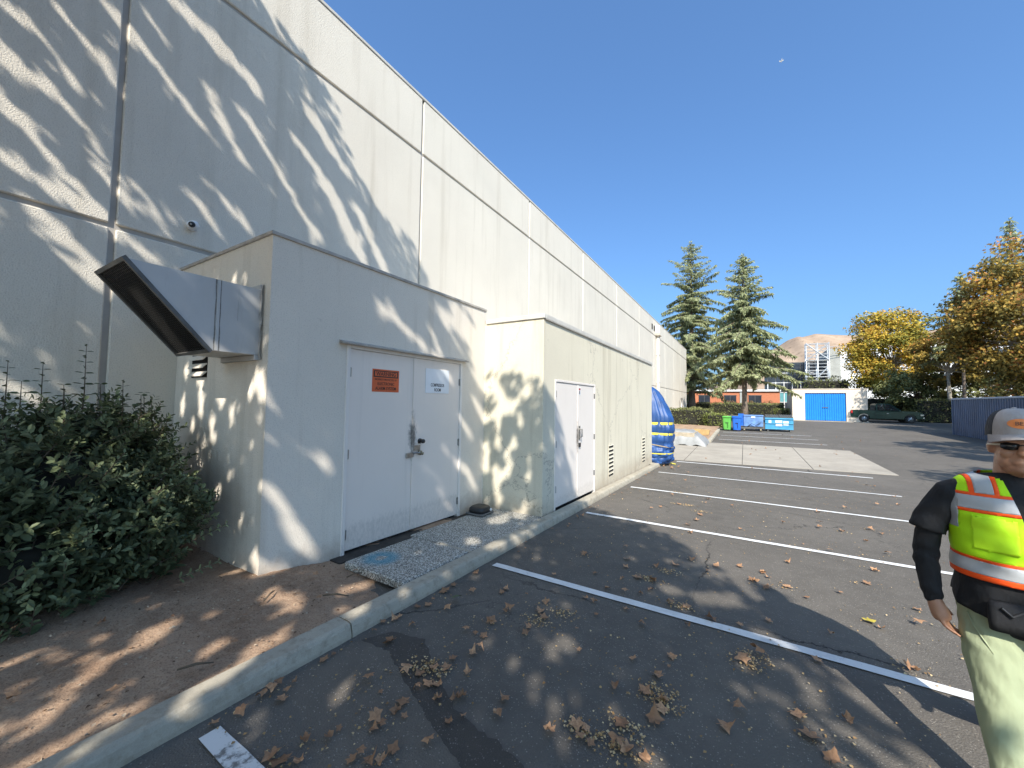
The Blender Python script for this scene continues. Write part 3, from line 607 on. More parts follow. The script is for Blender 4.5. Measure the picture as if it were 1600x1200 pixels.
# grey sheet over low material
M_GREYT = simple('grey_plastic_sheet', (.25, .25, .245), .5, .15, 5, 0, .3, 10)
gt = thing('covered_pile', 'low pile under a wrinkled grey plastic sheet past the blue tarp', 'tarpaulin', (-3.2, 22.2, gz(22.2)))
def sheet_grid(name, x0, x1, y0, y1, zf, nx, ny, mat, parent):
    V = [(x0 + (x1 - x0) * i / nx, y0 + (y1 - y0) * j / ny, zf(i / nx, j / ny)) for j in range(ny + 1) for i in range(nx + 1)]
    F = [(j * (nx + 1) + i, j * (nx + 1) + i + 1, (j + 1) * (nx + 1) + i + 1, (j + 1) * (nx + 1) + i) for j in range(ny) for i in range(nx)]
    b = MB(); b.add(V, F); return b.build(name, mat, parent, True, fixn=False)
zt = gz(22)
def gzf(u, v):
    e = min(u / .06, (1 - u) / .2, v / .14, (1 - v) / .1, 1); e = max(0, e) ** .6
    return zt + .02 + .68 * e + .035 * math.sin(u * 37 + v * 9) * (1.15 - e) + .012 * math.sin(u * 60 - v * 31) + random.uniform(-.006, .006)
sheet_grid('plastic_sheet', -5.4, -1.62, 21.0, 23.0, gzf, 70, 40, M_GREYT, gt)
b = MB(); b.box(-5.3, -2.15, 21.12, 22.9, gz(22) + .01, gz(22) + .62); b.build('stacked_boards', simple('pallet_wood', (.36, .30, .22), .85, .2, 6), gt)
b = MB(); b.prism([(-2.7, gz(26.5) + .12), (-1.9, gz(26.5) + .12), (-1.82, gz(26.5) + .42), (-2.7, gz(26.5) + .46)], 1, 26.2, 26.8)
tag(b.build('timber_block', simple('yellow_timber', (.42, .27, .11), .7, .2, 4), None), 'yellow timber block lying behind the grey sheeted pile', 'timber')
# post against the far wall
pp = thing('steel_post', 'thin grey steel post standing by the far end of the cream wall', 'post', (-5.75, 44.5, gz(44.5)))
b = MB(); b.tube([(-5.75, 44.5, gz(44.5)), (-5.75, 44.5, 2.2)], .06, 10); b.build('pole', M_STEEL, pp, True)
b = MB(); b.box(-5.84, -5.66, 44.41, 44.59, 2.2, 2.42, .02); b.build('cap_box', M_STEEL, pp)
# wheelie carts
def cart(name, label, x, y, col):
    t = thing(name, label, 'bin', (x, y, gz(y))); m = simple('cart_' + name, col, .45, .08, 6); z = 0
    V = []; F = []
    b = MB(); b.loft([(0, 0, .09, .24, .27), (0, 0, .5, .265, .30), (0, 0, .93, .29, .33), (0, 0, .97, .31, .35)], 24, power=5); b.build('bin_body', m, t, False, local=True)
    b = MB(); b.loft([(0, -.02, .971, .32, .37), (0, -.02, 1.01, .32, .37), (0, .0, 1.06, .26, .30)], 24, power=5); b.build('lid', m, t, False, local=True)
    b = MB(); b.box(-.10, .10, -.335, -.30, .55, .60, .01); b.tube([(.02, -.325, .55), (.06, -.31, .38), (.05, -.29, .2)], .014, 6); b.build('bar_recess', M_BLACK, t, local=True)
    for s in (-1, 1):
        b = MB(); b.tube([(s * .23, .26, .12), (s * .29, .26, .12)], .12, 16); w = b.build('wheel', M_BLACK, t, local=True)
    b = MB(); b.tube([(-.24, .38, .95), (.24, .38, .95)], .018, 8); b.build('handle', m, t, local=True); return t
cart('wheelie_bin', 'green wheelie bin at the left end of the bin row', -1.12, 32.4, (.10, .36, .06))
cart('wheelie_bin', 'bright blue wheelie bin next to the green one', -.50, 32.35, (.015, .115, .52))
# dumpsters
def dumpster(x, y, w, d, h, col, lid, label):
    t = thing('dumpster', label, 'dumpster', (x, y, gz(y))); m = simple('dumpster_paint_%d' % int(x * 10), col, .5, .18, 2.5)
    z0 = .14; b = MB()
    P = [(-d / 2 + .05, z0), (d / 2 - .02, z0), (d / 2, h), (-d / 2 - .10, h - .12)]; tk = .03
    for s in (-1, 1): b.prism(P, 0, s * w / 2 - tk / 2, s * w / 2 + tk / 2)
    b.prism([P[0], P[3], (P[3][0] + tk, P[3][1]), (P[0][0] + tk, P[0][1])], 0, -w / 2 + tk / 2, w / 2 - tk / 2)
    b.prism([P[1], P[2], (P[2][0] - tk, P[2][1]), (P[1][0] - tk, P[1][1])], 0, -w / 2 + tk / 2, w / 2 - tk / 2)
    b.box(-w / 2 + tk / 2, w / 2 - tk / 2, P[0][0] + tk, P[1][0] - tk, z0, z0 + tk); b.build('bin_body', m, t, local=True)
    b = MB(); b.box(-w / 2 - .03, w / 2 + .03, P[3][0] - .035, P[3][0], h - .22, h - .12, .008); b.box(-w / 2 - .02, w / 2 + .02, P[0][0] - .055, P[0][0] - .02, z0 + .02, z0 + .09, .008); b.box(-w / 2 - .02, w / 2 + .02, (P[0][0] + P[3][0]) / 2 - .05, (P[0][0] + P[3][0]) / 2 - .018, z0 + .42, z0 + .47, .008); b.build('rim', m, t, local=True)
    for s in (-1, 1):
        b = MB(); b.box(s * (w / 2 + .09) - .06, s * (w / 2 + .09) + .06, -.45, .3, h * .55, h * .55 + .16, .01); b.build('fork_pocket', M_RIM, t, local=True)
        for yy in (-.38, .42):
            b = MB(); b.tube([(s * (w / 2 - .15) - .03, yy, .07), (s * (w / 2 - .15) + .03, yy, .07)], .07, 14); b.build('caster', M_STEEL, t, local=True)
    if lid:
        for s in (-1, 1):
            b = MB(); x0, x1 = sorted((s * .015, s * w / 2)); b.prism([(-d / 2 - .14, h - .10), (d / 2, h + .02), (d / 2, h + .07), (-d / 2 - .14, h - .06)], 0, x0, x1); L = b.build('lid', M_RIM, t, local=True)
            for k in range(6):
                q = MB(); xx = x0 + (x1 - x0) * (k + .5) / 6; q.prism([(-d / 2 - .15, h - .058), (d / 2, h + .072), (d / 2, h + .10), (-d / 2 - .15, h - .03)], 0, xx - .03, xx + .03); q.build('rib', M_RIM, L, local=True)
    return t, P
t, P = dumpster(2.08, 33.75, 1.62, 1.05, 1.10, (.07, .30, .50), True, 'light blue dumpster with ribbed dark lids and white labels')
for x0, x1, z0, z1 in ((-.22, .18, .62, .80), (-.2, .18, .40, .58), (.24, .55, .46, .76), (-.62, -.46, .58, .80)):
    b = MB(); yf = lambda z: P[0][0] + (P[3][0] - P[0][0]) * (z - P[0][1]) / (P[3][1] - P[0][1]); b.add([(x0, yf(z0) - .018, z0), (x1, yf(z0) - .018, z0), (x1, yf(z1) - .018, z1), (x0, yf(z1) - .018, z1), (x0, yf(z0), z0), (x1, yf(z0), z0), (x1, yf(z1), z1), (x0, yf(z1), z1)], [(0, 1, 2, 3), (4, 7, 6, 5), (0, 4, 5, 1), (1, 5, 6, 2), (2, 6, 7, 3), (3, 7, 4, 0)]); b.build('label_sticker', M_SIGNW, t, local=True)
t = thing('tipping_hopper', 'faded blue steel hopper on a low wheeled frame between wheelie bin and dumpster', 'hopper', (.52, 33.3, gz(33.3)))
mh = simple('hopper_paint', (.13, .24, .47), .5, .35, 3)
mh2 = simple('hopper_side_paint', (.02, .13, .50), .45, .2, 3)
b = MB(); b.prism([(-.55, .34), (.45, .30), (.62, 1.15), (-.62, 1.15)], 0, -.58, .60); b.build('hopper_front', mh, t, local=True)
b = MB(); b.prism([(-.5, .36), (.45, .32), (.66, 1.22), (-.58, 1.22)], 0, -.92, -.58); b.build('hopper_side', mh2, t, local=True)
b = MB(); b.box(-.6, .62, -.66, -.6, 1.08, 1.16, .01); b.build('rim', mh, t, local=True)
b = MB(); b.box(-.75, .6, -.68, -.58, .18, .28, .01); b.box(-.75, .6, .4, .5, .18, .28, .01); b.box(-.75, -.65, -.58, .4, .181, .279); b.box(.5, .6, -.58, .4, .181, .279); b.build('base_frame', M_RIM, t, local=True)
for sx_ in (-.55, .45):
    for yy in (-.6, .42):
        b = MB(); b.tube([(sx_ - .04, yy, .09), (sx_ + .04, yy, .09)], .09, 14); b.build('wheel', M_BRASS, t, local=True)
b = MB(); b.tube([(-.35, -.66, .32), (-.1, -.68, .55), (.15, -.68, .42), (.45, -.68, .62)], .02, 6); b.build('release_cable', M_BLACK, t, local=True)
b = MB(); b.box(-.12, .12, -.645, -.625, .95, 1.05); b.build('label_sticker', M_SIGNW, t, local=True)
# trash enclosure with blue corrugated gates
M_TAN = stucco('tan_stucco', (.66, .575, .48), 20, .3, .12, .02)
M_BLUE = simple('bright_blue_steel', (.01, .20, .62), .4, .08, 3)
gy = 51.6; zg = gz(gy)
te = thing('bin_enclosure', 'tan walled refuse enclosure with a bright blue corrugated gate', 'enclosure', (7.4, gy, zg))
b = MB(); b.box(4.45, 5.55, gy, gy + .25, zg - .1, 3.5); b.box(8.95, 10.6, gy, gy + .25, zg - .1, 3.5); b.box(5.55, 8.95, gy, gy + .25, 3.12, 3.5)
b.box(4.45, 4.7, gy + .25, gy + 6, zg - .1, 3.5); b.box(10.35, 10.6, gy + .25, gy + 6, zg - .1, 3.5); b.box(4.7, 10.35, gy + 5.75, gy + 6, zg - .1, 3.5); b.build('wall', M_TAN, te)
b = MB(); b.box(4.40, 10.65, gy - .04, gy + .3, 3.501, 3.57, .01); b.build('wall_cap', M_TAN, te)
b = MB(); b.box(4.46, 10.59, gy + .31, gy + 5.9, 3.40, 3.48); b.build('roof', M_TAN, te)
b = MB(); b.box(4.3, 10.6, gy - 1.2, gy, zg - .05, zg + .03); b.build('concrete_step', M_CONC, te)
def corrugated(y, x0, x1, z0, z1, n, depth=.045, axis=0):
    V = []; xs_ = []
    w = (x1 - x0) / n
    for k in range(n):
        a = x0 + k * w
        xs_ += [(a, 0), (a + w * .38, 0), (a + w * .5, depth), (a + w * .88, depth)]
    xs_.append((x1, 0))
    for z in (z0, z1):
        for (x, d) in xs_: V.append((x, y + d, z) if axis == 0 else (y + d, x, z))
    m_ = len(xs_); b = MB(); b.add(V, [(i, i + 1, m_ + i + 1, m_ + i) for i in range(m_ - 1)]); return b
for (x0, x1) in ((5.58, 7.24), (7.26, 8.92)):
    gt_ = corrugated(gy + .08, x0, x1, zg + .06, 3.10, 9).build('gate', M_BLUE, te, fixn=False)
    b = MB(); b.box(x0, x1, gy + .13, gy + .17, zg + .06, zg + .14); b.box(x0, x1, gy + .13, gy + .17, 3.02, 3.1); b.build('gate_frame', M_BLUE, gt_)
b = MB(); b.box(7.0, 7.5, gy + .03, gy + .07, 1.55, 1.62, .01); b.build('gate_latch', M_RIM, te)
# corrugated container-like enclosure at right
M_STEELB = simple('blue_grey_corrugated_steel', (.065, .095, .155), .45, .18, 1.2)
cx0 = 11.9
ct = thing('corrugated_enclosure', 'blue-grey corrugated steel container in shade at the right', 'container', (cx0, 31, gz(31)))
b = corrugated(cx0, 26.0, 37.2, gz(33) - .15, 2.26, 46, .05, 1); b.v = [(x, y, (z if z > 1 else gz(y) + .03)) for x, y, z in b.v]; b.build('side_panel', M_STEELB, ct, fixn=False)
b = corrugated(37.22, cx0, cx0 + 2.6, gz(37) + .03, 2.26, 11, .05, 0); b.build('end_panel', M_STEELB, ct, fixn=False)
b = MB(); b.box(cx0 - .03, cx0 + .10, 25.9, 37.3, 2.262, 2.36, .01); b.build('top_rail', simple('pale_steel_rail', (.33, .37, .42), .5), ct)
for ya_, yb_ in ((37.25, 37.37), (25.9, 25.99)):
    b = MB(); b.box(cx0 - .02, cx0 + .09, ya_, yb_, gz(ya_), 2.26, .01); b.build('corner_post', M_STEELB, ct)
b = MB(); b.box(cx0 + .11, cx0 + 2.6, 25.9, 37.2, 2.20, 2.24); b.build('roof', M_STEELB, ct)
# ------------------------------------------------------------------ pickup truck
def pickup():
    M_PAINT = simple('dark_green_car_paint', (.022, .052, .043), .14, .1, 2, .3); M_GLASS = simple('car_glass', (.02, .025, .028), .05, .1, 2, 0, 0, 60, .9)
    M_CHR = simple('bright_trim', (.55, .55, .55), .2, .1, 5, .9); M_TYRE = simple('tyre_rubber', (.02, .02, .02), .8)
    t = thing('pickup_truck', 'dark green extended cab pickup truck parked by the blue gate', 'truck', (11.9, 52.6, gz(53)), R(4))
    L0, L1, W = -2.7, 2.7, .93
    def arch(cx, r, z, n=9): return [(cx + r * math.cos(math.pi * k / n), z + r * math.sin(math.pi * k / n)) for k in range(n + 1)]   # right to left, over the wheel
    low = [(L0, .52), (L0, 1.18)] + [(-.79, 1.19), (-.75, 1.05), (1.05, 1.08), (1.15, 1.14), (2.25, 1.10), (2.62, 1.0), (2.70, .6), (2.6, .44)]
    under = [(1.75 + .46, .40)] + arch(1.75, .46, .40)[1:-1] + [(1.75 - .46, .36)] + [(-1.68 + .46, .36)] + arch(-1.68, .46, .40)[1:-1] + [(-1.68 - .46, .44)]
    poly = low + under
    b = MB()
    for s in (-1, 1):
        y0, y1 = sorted((s * W, s * (W - .10))); b.prism(poly, 1, y0, y1)
    b.box(-.75, 2.55, -W + .10, W - .10, .42, .98); b.box(L0 + .02, -.75, -W + .10, W - .10, .50, .62); b.box(L0, L0 + .06, -W + .1, W - .1, .52, 1.18)
    b.prism([(1.05, .98), (1.2, 1.15), (2.25, 1.11), (2.62, 1.0), (2.62, .8)], 1, -W + .1, W - .1); b.build('truck_body', M_PAINT, t, local=True)
    b = MB(); b.box(-.80, -.765, -W - .004, W + .004, .42, 1.17); b.build('bed_gap', M_DARK, t, local=True)
    b = MB(); b.box(L0 + .05, -.82, -W - .012, W + .012, 1.181, 1.215, .006); b.build('bed_rail', M_BLACK, t, local=True)
    cab = [(-.74, 1.03), (-.73, 1.70), (-.66, 1.83), (-.3, 1.88), (.28, 1.87), (.46, 1.79), (1.22, 1.12)]
    V = []; nn = len(cab)
    for s in (-1, 1):
        for (x, z) in cab: V.append((x, s * (W - .03 - .16 * max(0, (z - 1.03) / .69)), z))
    b = MB(); b.add(V, [tuple(range(nn)), tuple(range(nn, 2 * nn))[::-1]] + [(i, i + 1, nn + i + 1, nn + i) for i in range(nn - 1)]); b.build('cab', M_PAINT, t, local=True)
    def glass(pts, nm='side_window'):
        q = MB(); q.add([(x, -(W - .03 - .16 * max(0, (z - 1.03) / .69)) - .006, z) for x, z in pts], [tuple(range(len(pts)))]); q.build(nm, M_GLASS, t, local=True)
        q = MB(); q.add([(x, (W - .03 - .16 * max(0, (z - 1.03) / .69)) + .006, z) for x, z in pts], [tuple(range(len(pts)))]); q.build(nm, M_GLASS, t, local=True)
    glass([(-.64, 1.18), (-.62, 1.62), (-.56, 1.74), (-.12, 1.77), (-.12, 1.18)]); glass([(-.04, 1.18), (-.04, 1.77), (.28, 1.76), (.44, 1.69), (.98, 1.18)])
    b = MB(); b.add([(1.19, -.72, 1.16), (1.19, .72, 1.16), (.58, .64, 1.70), (.58, -.64, 1.70)], [(0, 1, 2, 3)]); b.v = [(x + .012, y, z + .012) for x, y, z in b.v]; b.build('windscreen', M_GLASS, t, local=True)
    b = MB(); b.add([(-.79, -.7, 1.12), (-.79, .7, 1.12), (-.735, .66, 1.5), (-.735, -.66, 1.5)], [(0, 1, 2, 3)]); b.v = [(x - .01, y, z) for x, y, z in b.v]; b.build('rear_window', M_GLASS, t, local=True)
    for s in (-1, 1):
        d = MB(); y0, y1 = sorted((s * W, s * (W + .012))); d.box(-.06, 1.05, y0, y1, .45, 1.0, .006); dd = d.build('door', M_PAINT, t, local=True)
        h = MB(); y0, y1 = sorted((s * (W + .012), s * (W + .04))); h.box(.02, .18, y0, y1, .86, .90, .006); h.build('handle', M_CHR, dd, local=True)
        m = MB(); y0, y1 = sorted((s * (W - .02), s * (W + .17))); m.box(.92, 1.04, y0, y1, 1.06, 1.22, .02); m.build('wing_mirror', M_PAINT, t, local=True)
        q = MB(); y0, y1 = sorted((s * (W - .02), s * (W + .006))); q.box(L0 - .012, L0 + .14, y0, y1, .86, 1.14, .004); q.build('tail_light', simple('tail_red_%d' % s, (.45, .02, .02), .25), t, local=True)
        q = MB(); y0, y1 = sorted((s * (W - .28), s * (W + .005))); q.box(2.45, 2.71, y0, y1, .70, .86, .02); q.build('headlight', M_CHR, t, local=True)
        for cx in (-1.68, 1.75):
            w = MB(); ya, yb = s * (W - .22), s * (W + .0); w.tube([(cx, ya, .37), (cx, ya + s * .02, .37), (cx, yb - s * .02, .37), (cx, yb, .37)], [.35, .39, .39, .35], 28); ty = w.build('wheel', M_TYRE, t, local=True)
            r = MB(); r.tube([(cx, yb - s * .01, .37), (cx, yb + s * .006, .37)], .22, 24); rm = r.build('rim', M_RIM, ty, local=True)
            for k in range(5):
                a = 2 * math.pi * k / 5; sp = MB(); sp.tube([(cx, yb + s * .012, .37), (cx + .2 * math.cos(a), yb + s * .012, .37 + .2 * math.sin(a))], [.05, .04], 6); sp.build('spoke', M_CHR, ty, local=True)
    b = MB(); b.box(L0 - .09, L0, -W, W, .46, .60, .02); b.build('rear_bumper', M_CHR, t, local=True)
    b = MB(); b.box(2.6, 2.76, -W, W, .42, .60, .03); b.build('front_bumper', M_CHR, t, local=True)
    b = MB(); b.box(2.63, 2.715, -.5, .5, .66, .86, .01); b.build('grille', M_BLACK, t, local=True)
pickup()
# ------------------------------------------------------------------ far buildings
M_BRICK = simple('orange_brick', (.44, .155, .075), .85, .15, 6)
M_WIN = simple('dark_glass', (.03, .035, .045), .12, .3, .6)
M_FRAMEW = simple('white_frame', (.62, .62, .60), .5, .05)
M_FARW = simple('white_render', (.66, .655, .65), .8, .05, .5)
M_FARC = concrete('grey_concrete', (.36, .36, .33), .4)
bb = thing('brick_building', 'low orange brick building with dark square windows behind the hedges', 'building', (-1, 80, gz(80)))
b = MB(); b.box(-16, 5.2, 80, 92, -.2, 4.15); b.build('wall', M_BRICK, bb)
b = MB(); b.box(-16.2, 5.35, 79.7, 92.2, 4.15, 4.5, .02); b.build('roof_edge', M_FRAMEW, bb)
for x in (-13.5, -10, -6.4, -2.2, 1.6):
    b = MB(); b.box(x - .95, x + .95, 79.94, 80.1, 1.75, 3.45); w = b.build('window', M_WIN, bb)
    b = MB(); b.box(x - 1.02, x + 1.02, 79.92, 79.999, 3.45, 3.53); b.box(x - 1.02, x + 1.02, 79.92, 79.999, 1.66, 1.749); b.box(x - .03, x + .03, 79.92, 79.94, 1.75, 3.45); b.build('frame', M_RIM, w)
b = MB(); b.box(-.7, .1, 79.9, 80.2, .3, 4.1); b.build('downpipe_panel', M_FARC, bb)
b = MB(); b.box(-16, 5.2, 79.9, 79.99, -.2, .85); b.build('plinth', M_RIM, bb)
gb = thing('glass_office', 'office building with dark window grid behind the tall cedar', 'building', (9, 92, gz(90)))
b = MB(); b.box(4, 19, 92, 106, -.2, 10.2); b.build('wall', M_RIM, gb)
for r in range(5):
    for c in range(7):
        x = 4.1 + c * 1.32; z = .6 + r * 1.9
        m_ = M_WIN if r not in (1,) else MATS.get('teal_glass') or simple('teal_glass', (.12, .30, .32), .15, .2, .7)
        b = MB(); b.box(x, x + 1.2, 91.9, 92.05, z, z + 1.78); b.build('pane', m_, gb)
for c in range(8):
    b = MB(); b.box(4.02 + c * 1.32 - .06, 4.02 + c * 1.32 + .06, 91.8, 91.95, -.1, 6.4 if c < 5 else 10); b.build('mullion', M_FRAMEW, gb)
for r in range(5):
    b = MB(); b.box(4, 13.3, 91.82, 91.93, .48 + r * 1.9, .58 + r * 1.9); b.build('transom', M_FRAMEW, gb)
wb = thing('white_building', 'white two-storey building with a grey concrete end tower behind the refuse enclosure', 'building', (20, 90, gz(90)))
b = MB(); b.box(14.85, 42, 90.3, 104, -.2, 12.3); b.build('wall', M_FARW, wb)
b = MB(); b.box(13.2, 14.85, 89.2, 100, -.2, 12.2); b.build('concrete_tower', M_FARC, wb)
for z in (4.2, 8.3):
    b = MB(); b.box(14.86, 42, 90.27, 90.31, z, z + .07); b.build('panel_joint', M_FARC, wb)
for x in (22, 27, 32, 37):
    for z in (1.5, 5.5, 9.2):
        b = MB(); b.box(x, x + 3.2, 90.2, 90.32, z, z + 1.8); b.build('window', M_WIN, wb)
# scaffold stair tower
M_ALU = simple('scaffold_aluminium', (.55, .56, .56), .4, .1, 3, .6)
sf = thing('scaffold_tower', 'pale metal scaffold tower with cross braces before the glass office', 'scaffolding', (11.4, 88.2, gz(88)))
sx0, sx1, sy0, sy1 = 9.75, 13.0, 87.4, 88.9
for x in (sx0, (sx0 + sx1) / 2, sx1):
    for y in (sy0, sy1):
        b = MB(); b.tube([(x, y, 0), (x, y, 13.2)], .085, 8); b.build('standard', M_ALU, sf, True)
for z in np.arange(1.0, 13.1, .6):
    b = MB(); big = abs((z % 3) - 1) < .1
    b.tube([(sx0, sy0, z), (sx1, sy0, z)], .085 if big else .05, 6); b.tube([(sx0, sy1, z), (sx1, sy1, z)], .05, 6); b.tube([(sx0, sy0, z), (sx0, sy1, z)], .05, 6); b.build('ledger', M_ALU, sf)
for z in (4.0, 7.0, 10.0):
    b = MB(); b.box(sx0, sx1, sy0 + .1, sy1 - .1, z - .08, z + .06); b.build('platform', M_ALU, sf)
for (xa, za, xb, zb) in ((7.6, 3.2, sx0, 4.9), (sx0, 4.9, sx1 - .3, 8.6), (sx0, 10, sx1, 13), (sx1, 10, sx0, 13)):
    b = MB(); b.tube([(xa, sy0 - .1, za), (xb, sy0 - .1, zb)], .09, 6); b.build('brace', M_ALU, sf)
b = MB(); b.tube([(sx1, sy0, 12.3), (21, sy0 + 1, 12.9)], .05, 6); b.tube([(sx1, sy0, 11.9), (21, sy0 + 1, 12.4)], .05, 6); b.build('guard_rail', M_ALU, sf)
# dry hills
def hill():
    hx = [-900, -300, -100, -30, 20, 72, 115, 165, 215, 274, 400, 700, 1300]; hz = [4, 8, 22, 58, 95, 130, 140, 133, 124, 133, 140, 120, 40]
    xs_ = np.concatenate([np.linspace(-900, -60, 20), np.linspace(-50, 460, 150), np.linspace(480, 1300, 25)]); V = []; ny = 40
    ph = rng.uniform(0, 6.28, 12)
    for j in range(ny + 1):
        t = j / ny; y = 520 + 640 * t; prof_ = math.sin(min(1, t / .6) * math.pi / 2) ** 1.2 if t < .6 else math.cos((t - .6) / .4 * math.pi / 2 * .7)
        for x in xs_:
            q = float(np.interp(x * 900 / y, hx, hz)) * prof_ * (y / 900)
            g = sum(math.sin(x * (.03 + .021 * k) + y * (.006 * (k % 3)) + ph[k]) * 4.6 / (1 + .4 * k) for k in range(9)) * min(1, prof_ * 1.3) * (1 if t < .58 else .3)
            V.append((x, y, q + g * (.7 if t < .55 else .25) - 3))
    n = len(xs_); F = [(j * n + i, j * n + i + 1, (j + 1) * n + i + 1, (j + 1) * n + i) for j in range(ny) for i in range(n - 1)]
    m, nd, lk, bs = nodes('dry_hill_grass'); co = wpos(nd); n1 = noise(nd, lk, co, .02, 8, .65); n2 = noise(nd, lk, co, .11, 6, .7)
    c0 = mixc(nd, lk, maprange(nd, lk, n1, .3, .7), (.30, .205, .14), (.42, .31, .22)); c1 = mixc(nd, lk, maprange(nd, lk, n2, .55, .68, 0, .7), c0, (.13, .10, .065)); lk.new(c1, bs.inputs['Base Color']); bs.inputs['Roughness'].default_value = .95; bs.inputs['Specular IOR Level'].default_value = .1
    b = MB(); b.add(V, F); b.build('hills', m, None, True, kind='structure', fixn=False)
hill()
# gull high over the lot
bd = MB(); 
for s in (-1, 1):
    bd.add([(0, .10, 0), (0, -.08, 0), (s * .22, -.05, .07), (s * .22, .12, .07), (s * .48, -.12, .0), (s * .44, .0, .0)], [(0, 1, 2, 3), (3, 2, 4, 5)])
bd.ell((0, 0, -.02), (.055, .20, .05), 10, 8); bd.ell((0, .2, 0), (.04, .06, .035), 8, 6); bd.add([(-.02, -.18, -.01), (.02, -.18, -.01), (.06, -.32, -.01), (-.06, -.32, -.01)], [(0, 1, 2, 3)])
gl = bd.build('bird', M_WHITE, None, True, fixn=False); gl.location = (5.60, 70.65, 55.55); gl.rotation_euler = (R(-50), R(-20), R(40)); tag(gl, 'tiny white bird gliding high in the blue sky', 'bird')

# ================================================================== PLANTS
T_OVAL = np.array([(0, 0, 0), (.35, .21, .05), (.75, .19, .04), (1, 0, -.04), (.75, -.19, .04), (.35, -.21, .05), (.5, 0, -.03)]); F_OVAL = np.array([(0, 6, 1), (1, 6, 2), (2, 6, 3), (3, 6, 4), (4, 6, 5), (5, 6, 0)])
T_BLADE = np.array([(0, 0, 0), (.4, .10, .03), (1, 0, -.05), (.4, -.10, .03)]); F_BLADE = np.array([(0, 1, 2), (0, 2, 3)])
# five-lobed plane leaf, coarse
T_LOBE = np.array([(0, 0, 0), (.12, .34, .03), (.42, .26, .0), (.55, .5, -.06), (.62, .18, .02), (1.0, 0, -.08), (.62, -.18, .02), (.55, -.5, -.06), (.42, -.26, 0), (.12, -.34, .03), (.4, 0, .04)])
F_LOBE = np.array([(10, i, (i + 1) % 10) for i in range(10)])
M_BARK = simple('grey_brown_bark', (.16, .12, .09), .9, .3, 6, 0, .6, 25)
M_BARKP = simple('pale_plane_bark', (.34, .30, .24), .85, .3, 4, 0, .4, 20)
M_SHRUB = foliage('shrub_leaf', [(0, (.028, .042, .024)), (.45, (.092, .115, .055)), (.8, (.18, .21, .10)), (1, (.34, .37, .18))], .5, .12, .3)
M_STEM = simple('shrub_stem', (.10, .075, .05), .85, .2)
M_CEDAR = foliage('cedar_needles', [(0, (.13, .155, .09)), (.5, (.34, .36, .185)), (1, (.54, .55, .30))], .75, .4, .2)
M_AUT = foliage('autumn_leaf', [(0, (.12, .135, .03)), (.35, (.30, .255, .045)), (.7, (.60, .42, .06)), (1, (.60, .30, .06))], .7, .3, .25)
M_AUTD = foliage('autumn_leaf_brown', [(0, (.08, .08, .025)), (.4, (.22, .17, .045)), (.75, (.52, .34, .07)), (1, (.50, .20, .07))], .7, .3, .25)
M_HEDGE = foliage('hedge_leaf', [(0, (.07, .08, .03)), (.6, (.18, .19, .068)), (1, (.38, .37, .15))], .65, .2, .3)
M_HEDGEL = foliage('young_hedge_leaf', [(0, (.07, .09, .025)), (.6, (.20, .23, .06)), (1, (.36, .36, .12))], .65, .25, .3)
M_REDSH = foliage('reddish_shrub_leaf', [(0, (.06, .04, .02)), (.5, (.14, .11, .045)), (1, (.32, .15, .07))], .65, .2, .3)
M_CORE = simple('inner_shade_dark', (.018, .017, .011), .95, .3, 5)  # solid core, no twigs; shade between the leaves put into its near-black colour

def in_ell(n, c, r, shell=.0):
    d = rdir(n); q = (shell + (1 - shell) * rng.random(n)) ** (1 / 2.4)
    return np.array(c) + d * q[:, None] * np.array(r), d
# --- dark shrub in the bed
sh = thing('shrub', 'dense dark green oval-leaved shrub in the bed left of the duct', 'shrub', (-4.95, .5, gz(.5) + .1))
ells = [((-4.93, .62, .82), (.96, 1.14, .96)), ((-4.9, -.75, .72), (.9, 1.1, .88)), ((-4.72, 1.22, .60), (.80, .58, .68)), ((-4.45, .55, .48), (.56, .95, .50)), ((-5.25, 1.1, 1.2), (.52, .68, .62))]
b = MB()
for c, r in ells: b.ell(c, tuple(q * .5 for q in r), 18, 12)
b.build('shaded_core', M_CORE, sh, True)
pos = []; ax = []; nr = []; sz = []; ti = []; stems = MB()
nsh = 3400
for i in range(nsh):
    c, r = ells[rng.choice(5, p=[.36, .22, .18, .14, .10])]
    d = rdir(1)[0]; d[2] = d[2] * .8 + .12
    q = rng.uniform(.5, 1.04)
    tip = np.array(c) + d * q * np.array(r)
    if tip[2] < .12 or tip[0] < -5.93 or tip[1] > 1.84: continue
    dr = unit(d * np.array([.8, .8, .55]) + np.array([.05, 0, .45]) + rng.normal(size=3) * .28)
    Ls = rng.uniform(.12, .26); base = tip - dr * Ls; nn = rng.integers(6, 10)
    side = unit(np.cross(dr, rng.normal(size=3)))
    young = rng.random() < .07
    for k in range(nn):
        t = k / (nn - 1); side = unit(np.cross(dr, side)) if k % 2 == 0 else side
        for s in (-1, 1):
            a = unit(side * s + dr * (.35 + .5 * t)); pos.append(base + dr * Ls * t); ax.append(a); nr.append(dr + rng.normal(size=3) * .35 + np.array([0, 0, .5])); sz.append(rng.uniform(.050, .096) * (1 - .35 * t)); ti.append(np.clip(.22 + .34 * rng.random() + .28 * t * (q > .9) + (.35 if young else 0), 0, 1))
    if q > .85 and rng.random() < .45: stems.tube([base - dr * .1, tip], [.004, .0025], 4, cap=False)
tip_px = [(-5.30, 1.00, 2.17), (-5.32, .56, 1.98), (-5.25, .74, 1.98), (-5.35, 1.12, 1.82), (-5.2, 1.24, 1.85), (-5.28, 1.42, 1.74), (-5.25, .63, 1.82), (-5.1, 1.35, 1.72), (-5.4, .9, 1.75), (-5.3, .45, 1.85), (-5.35, 1.5, 1.68), (-5.2, .86, 1.80)]
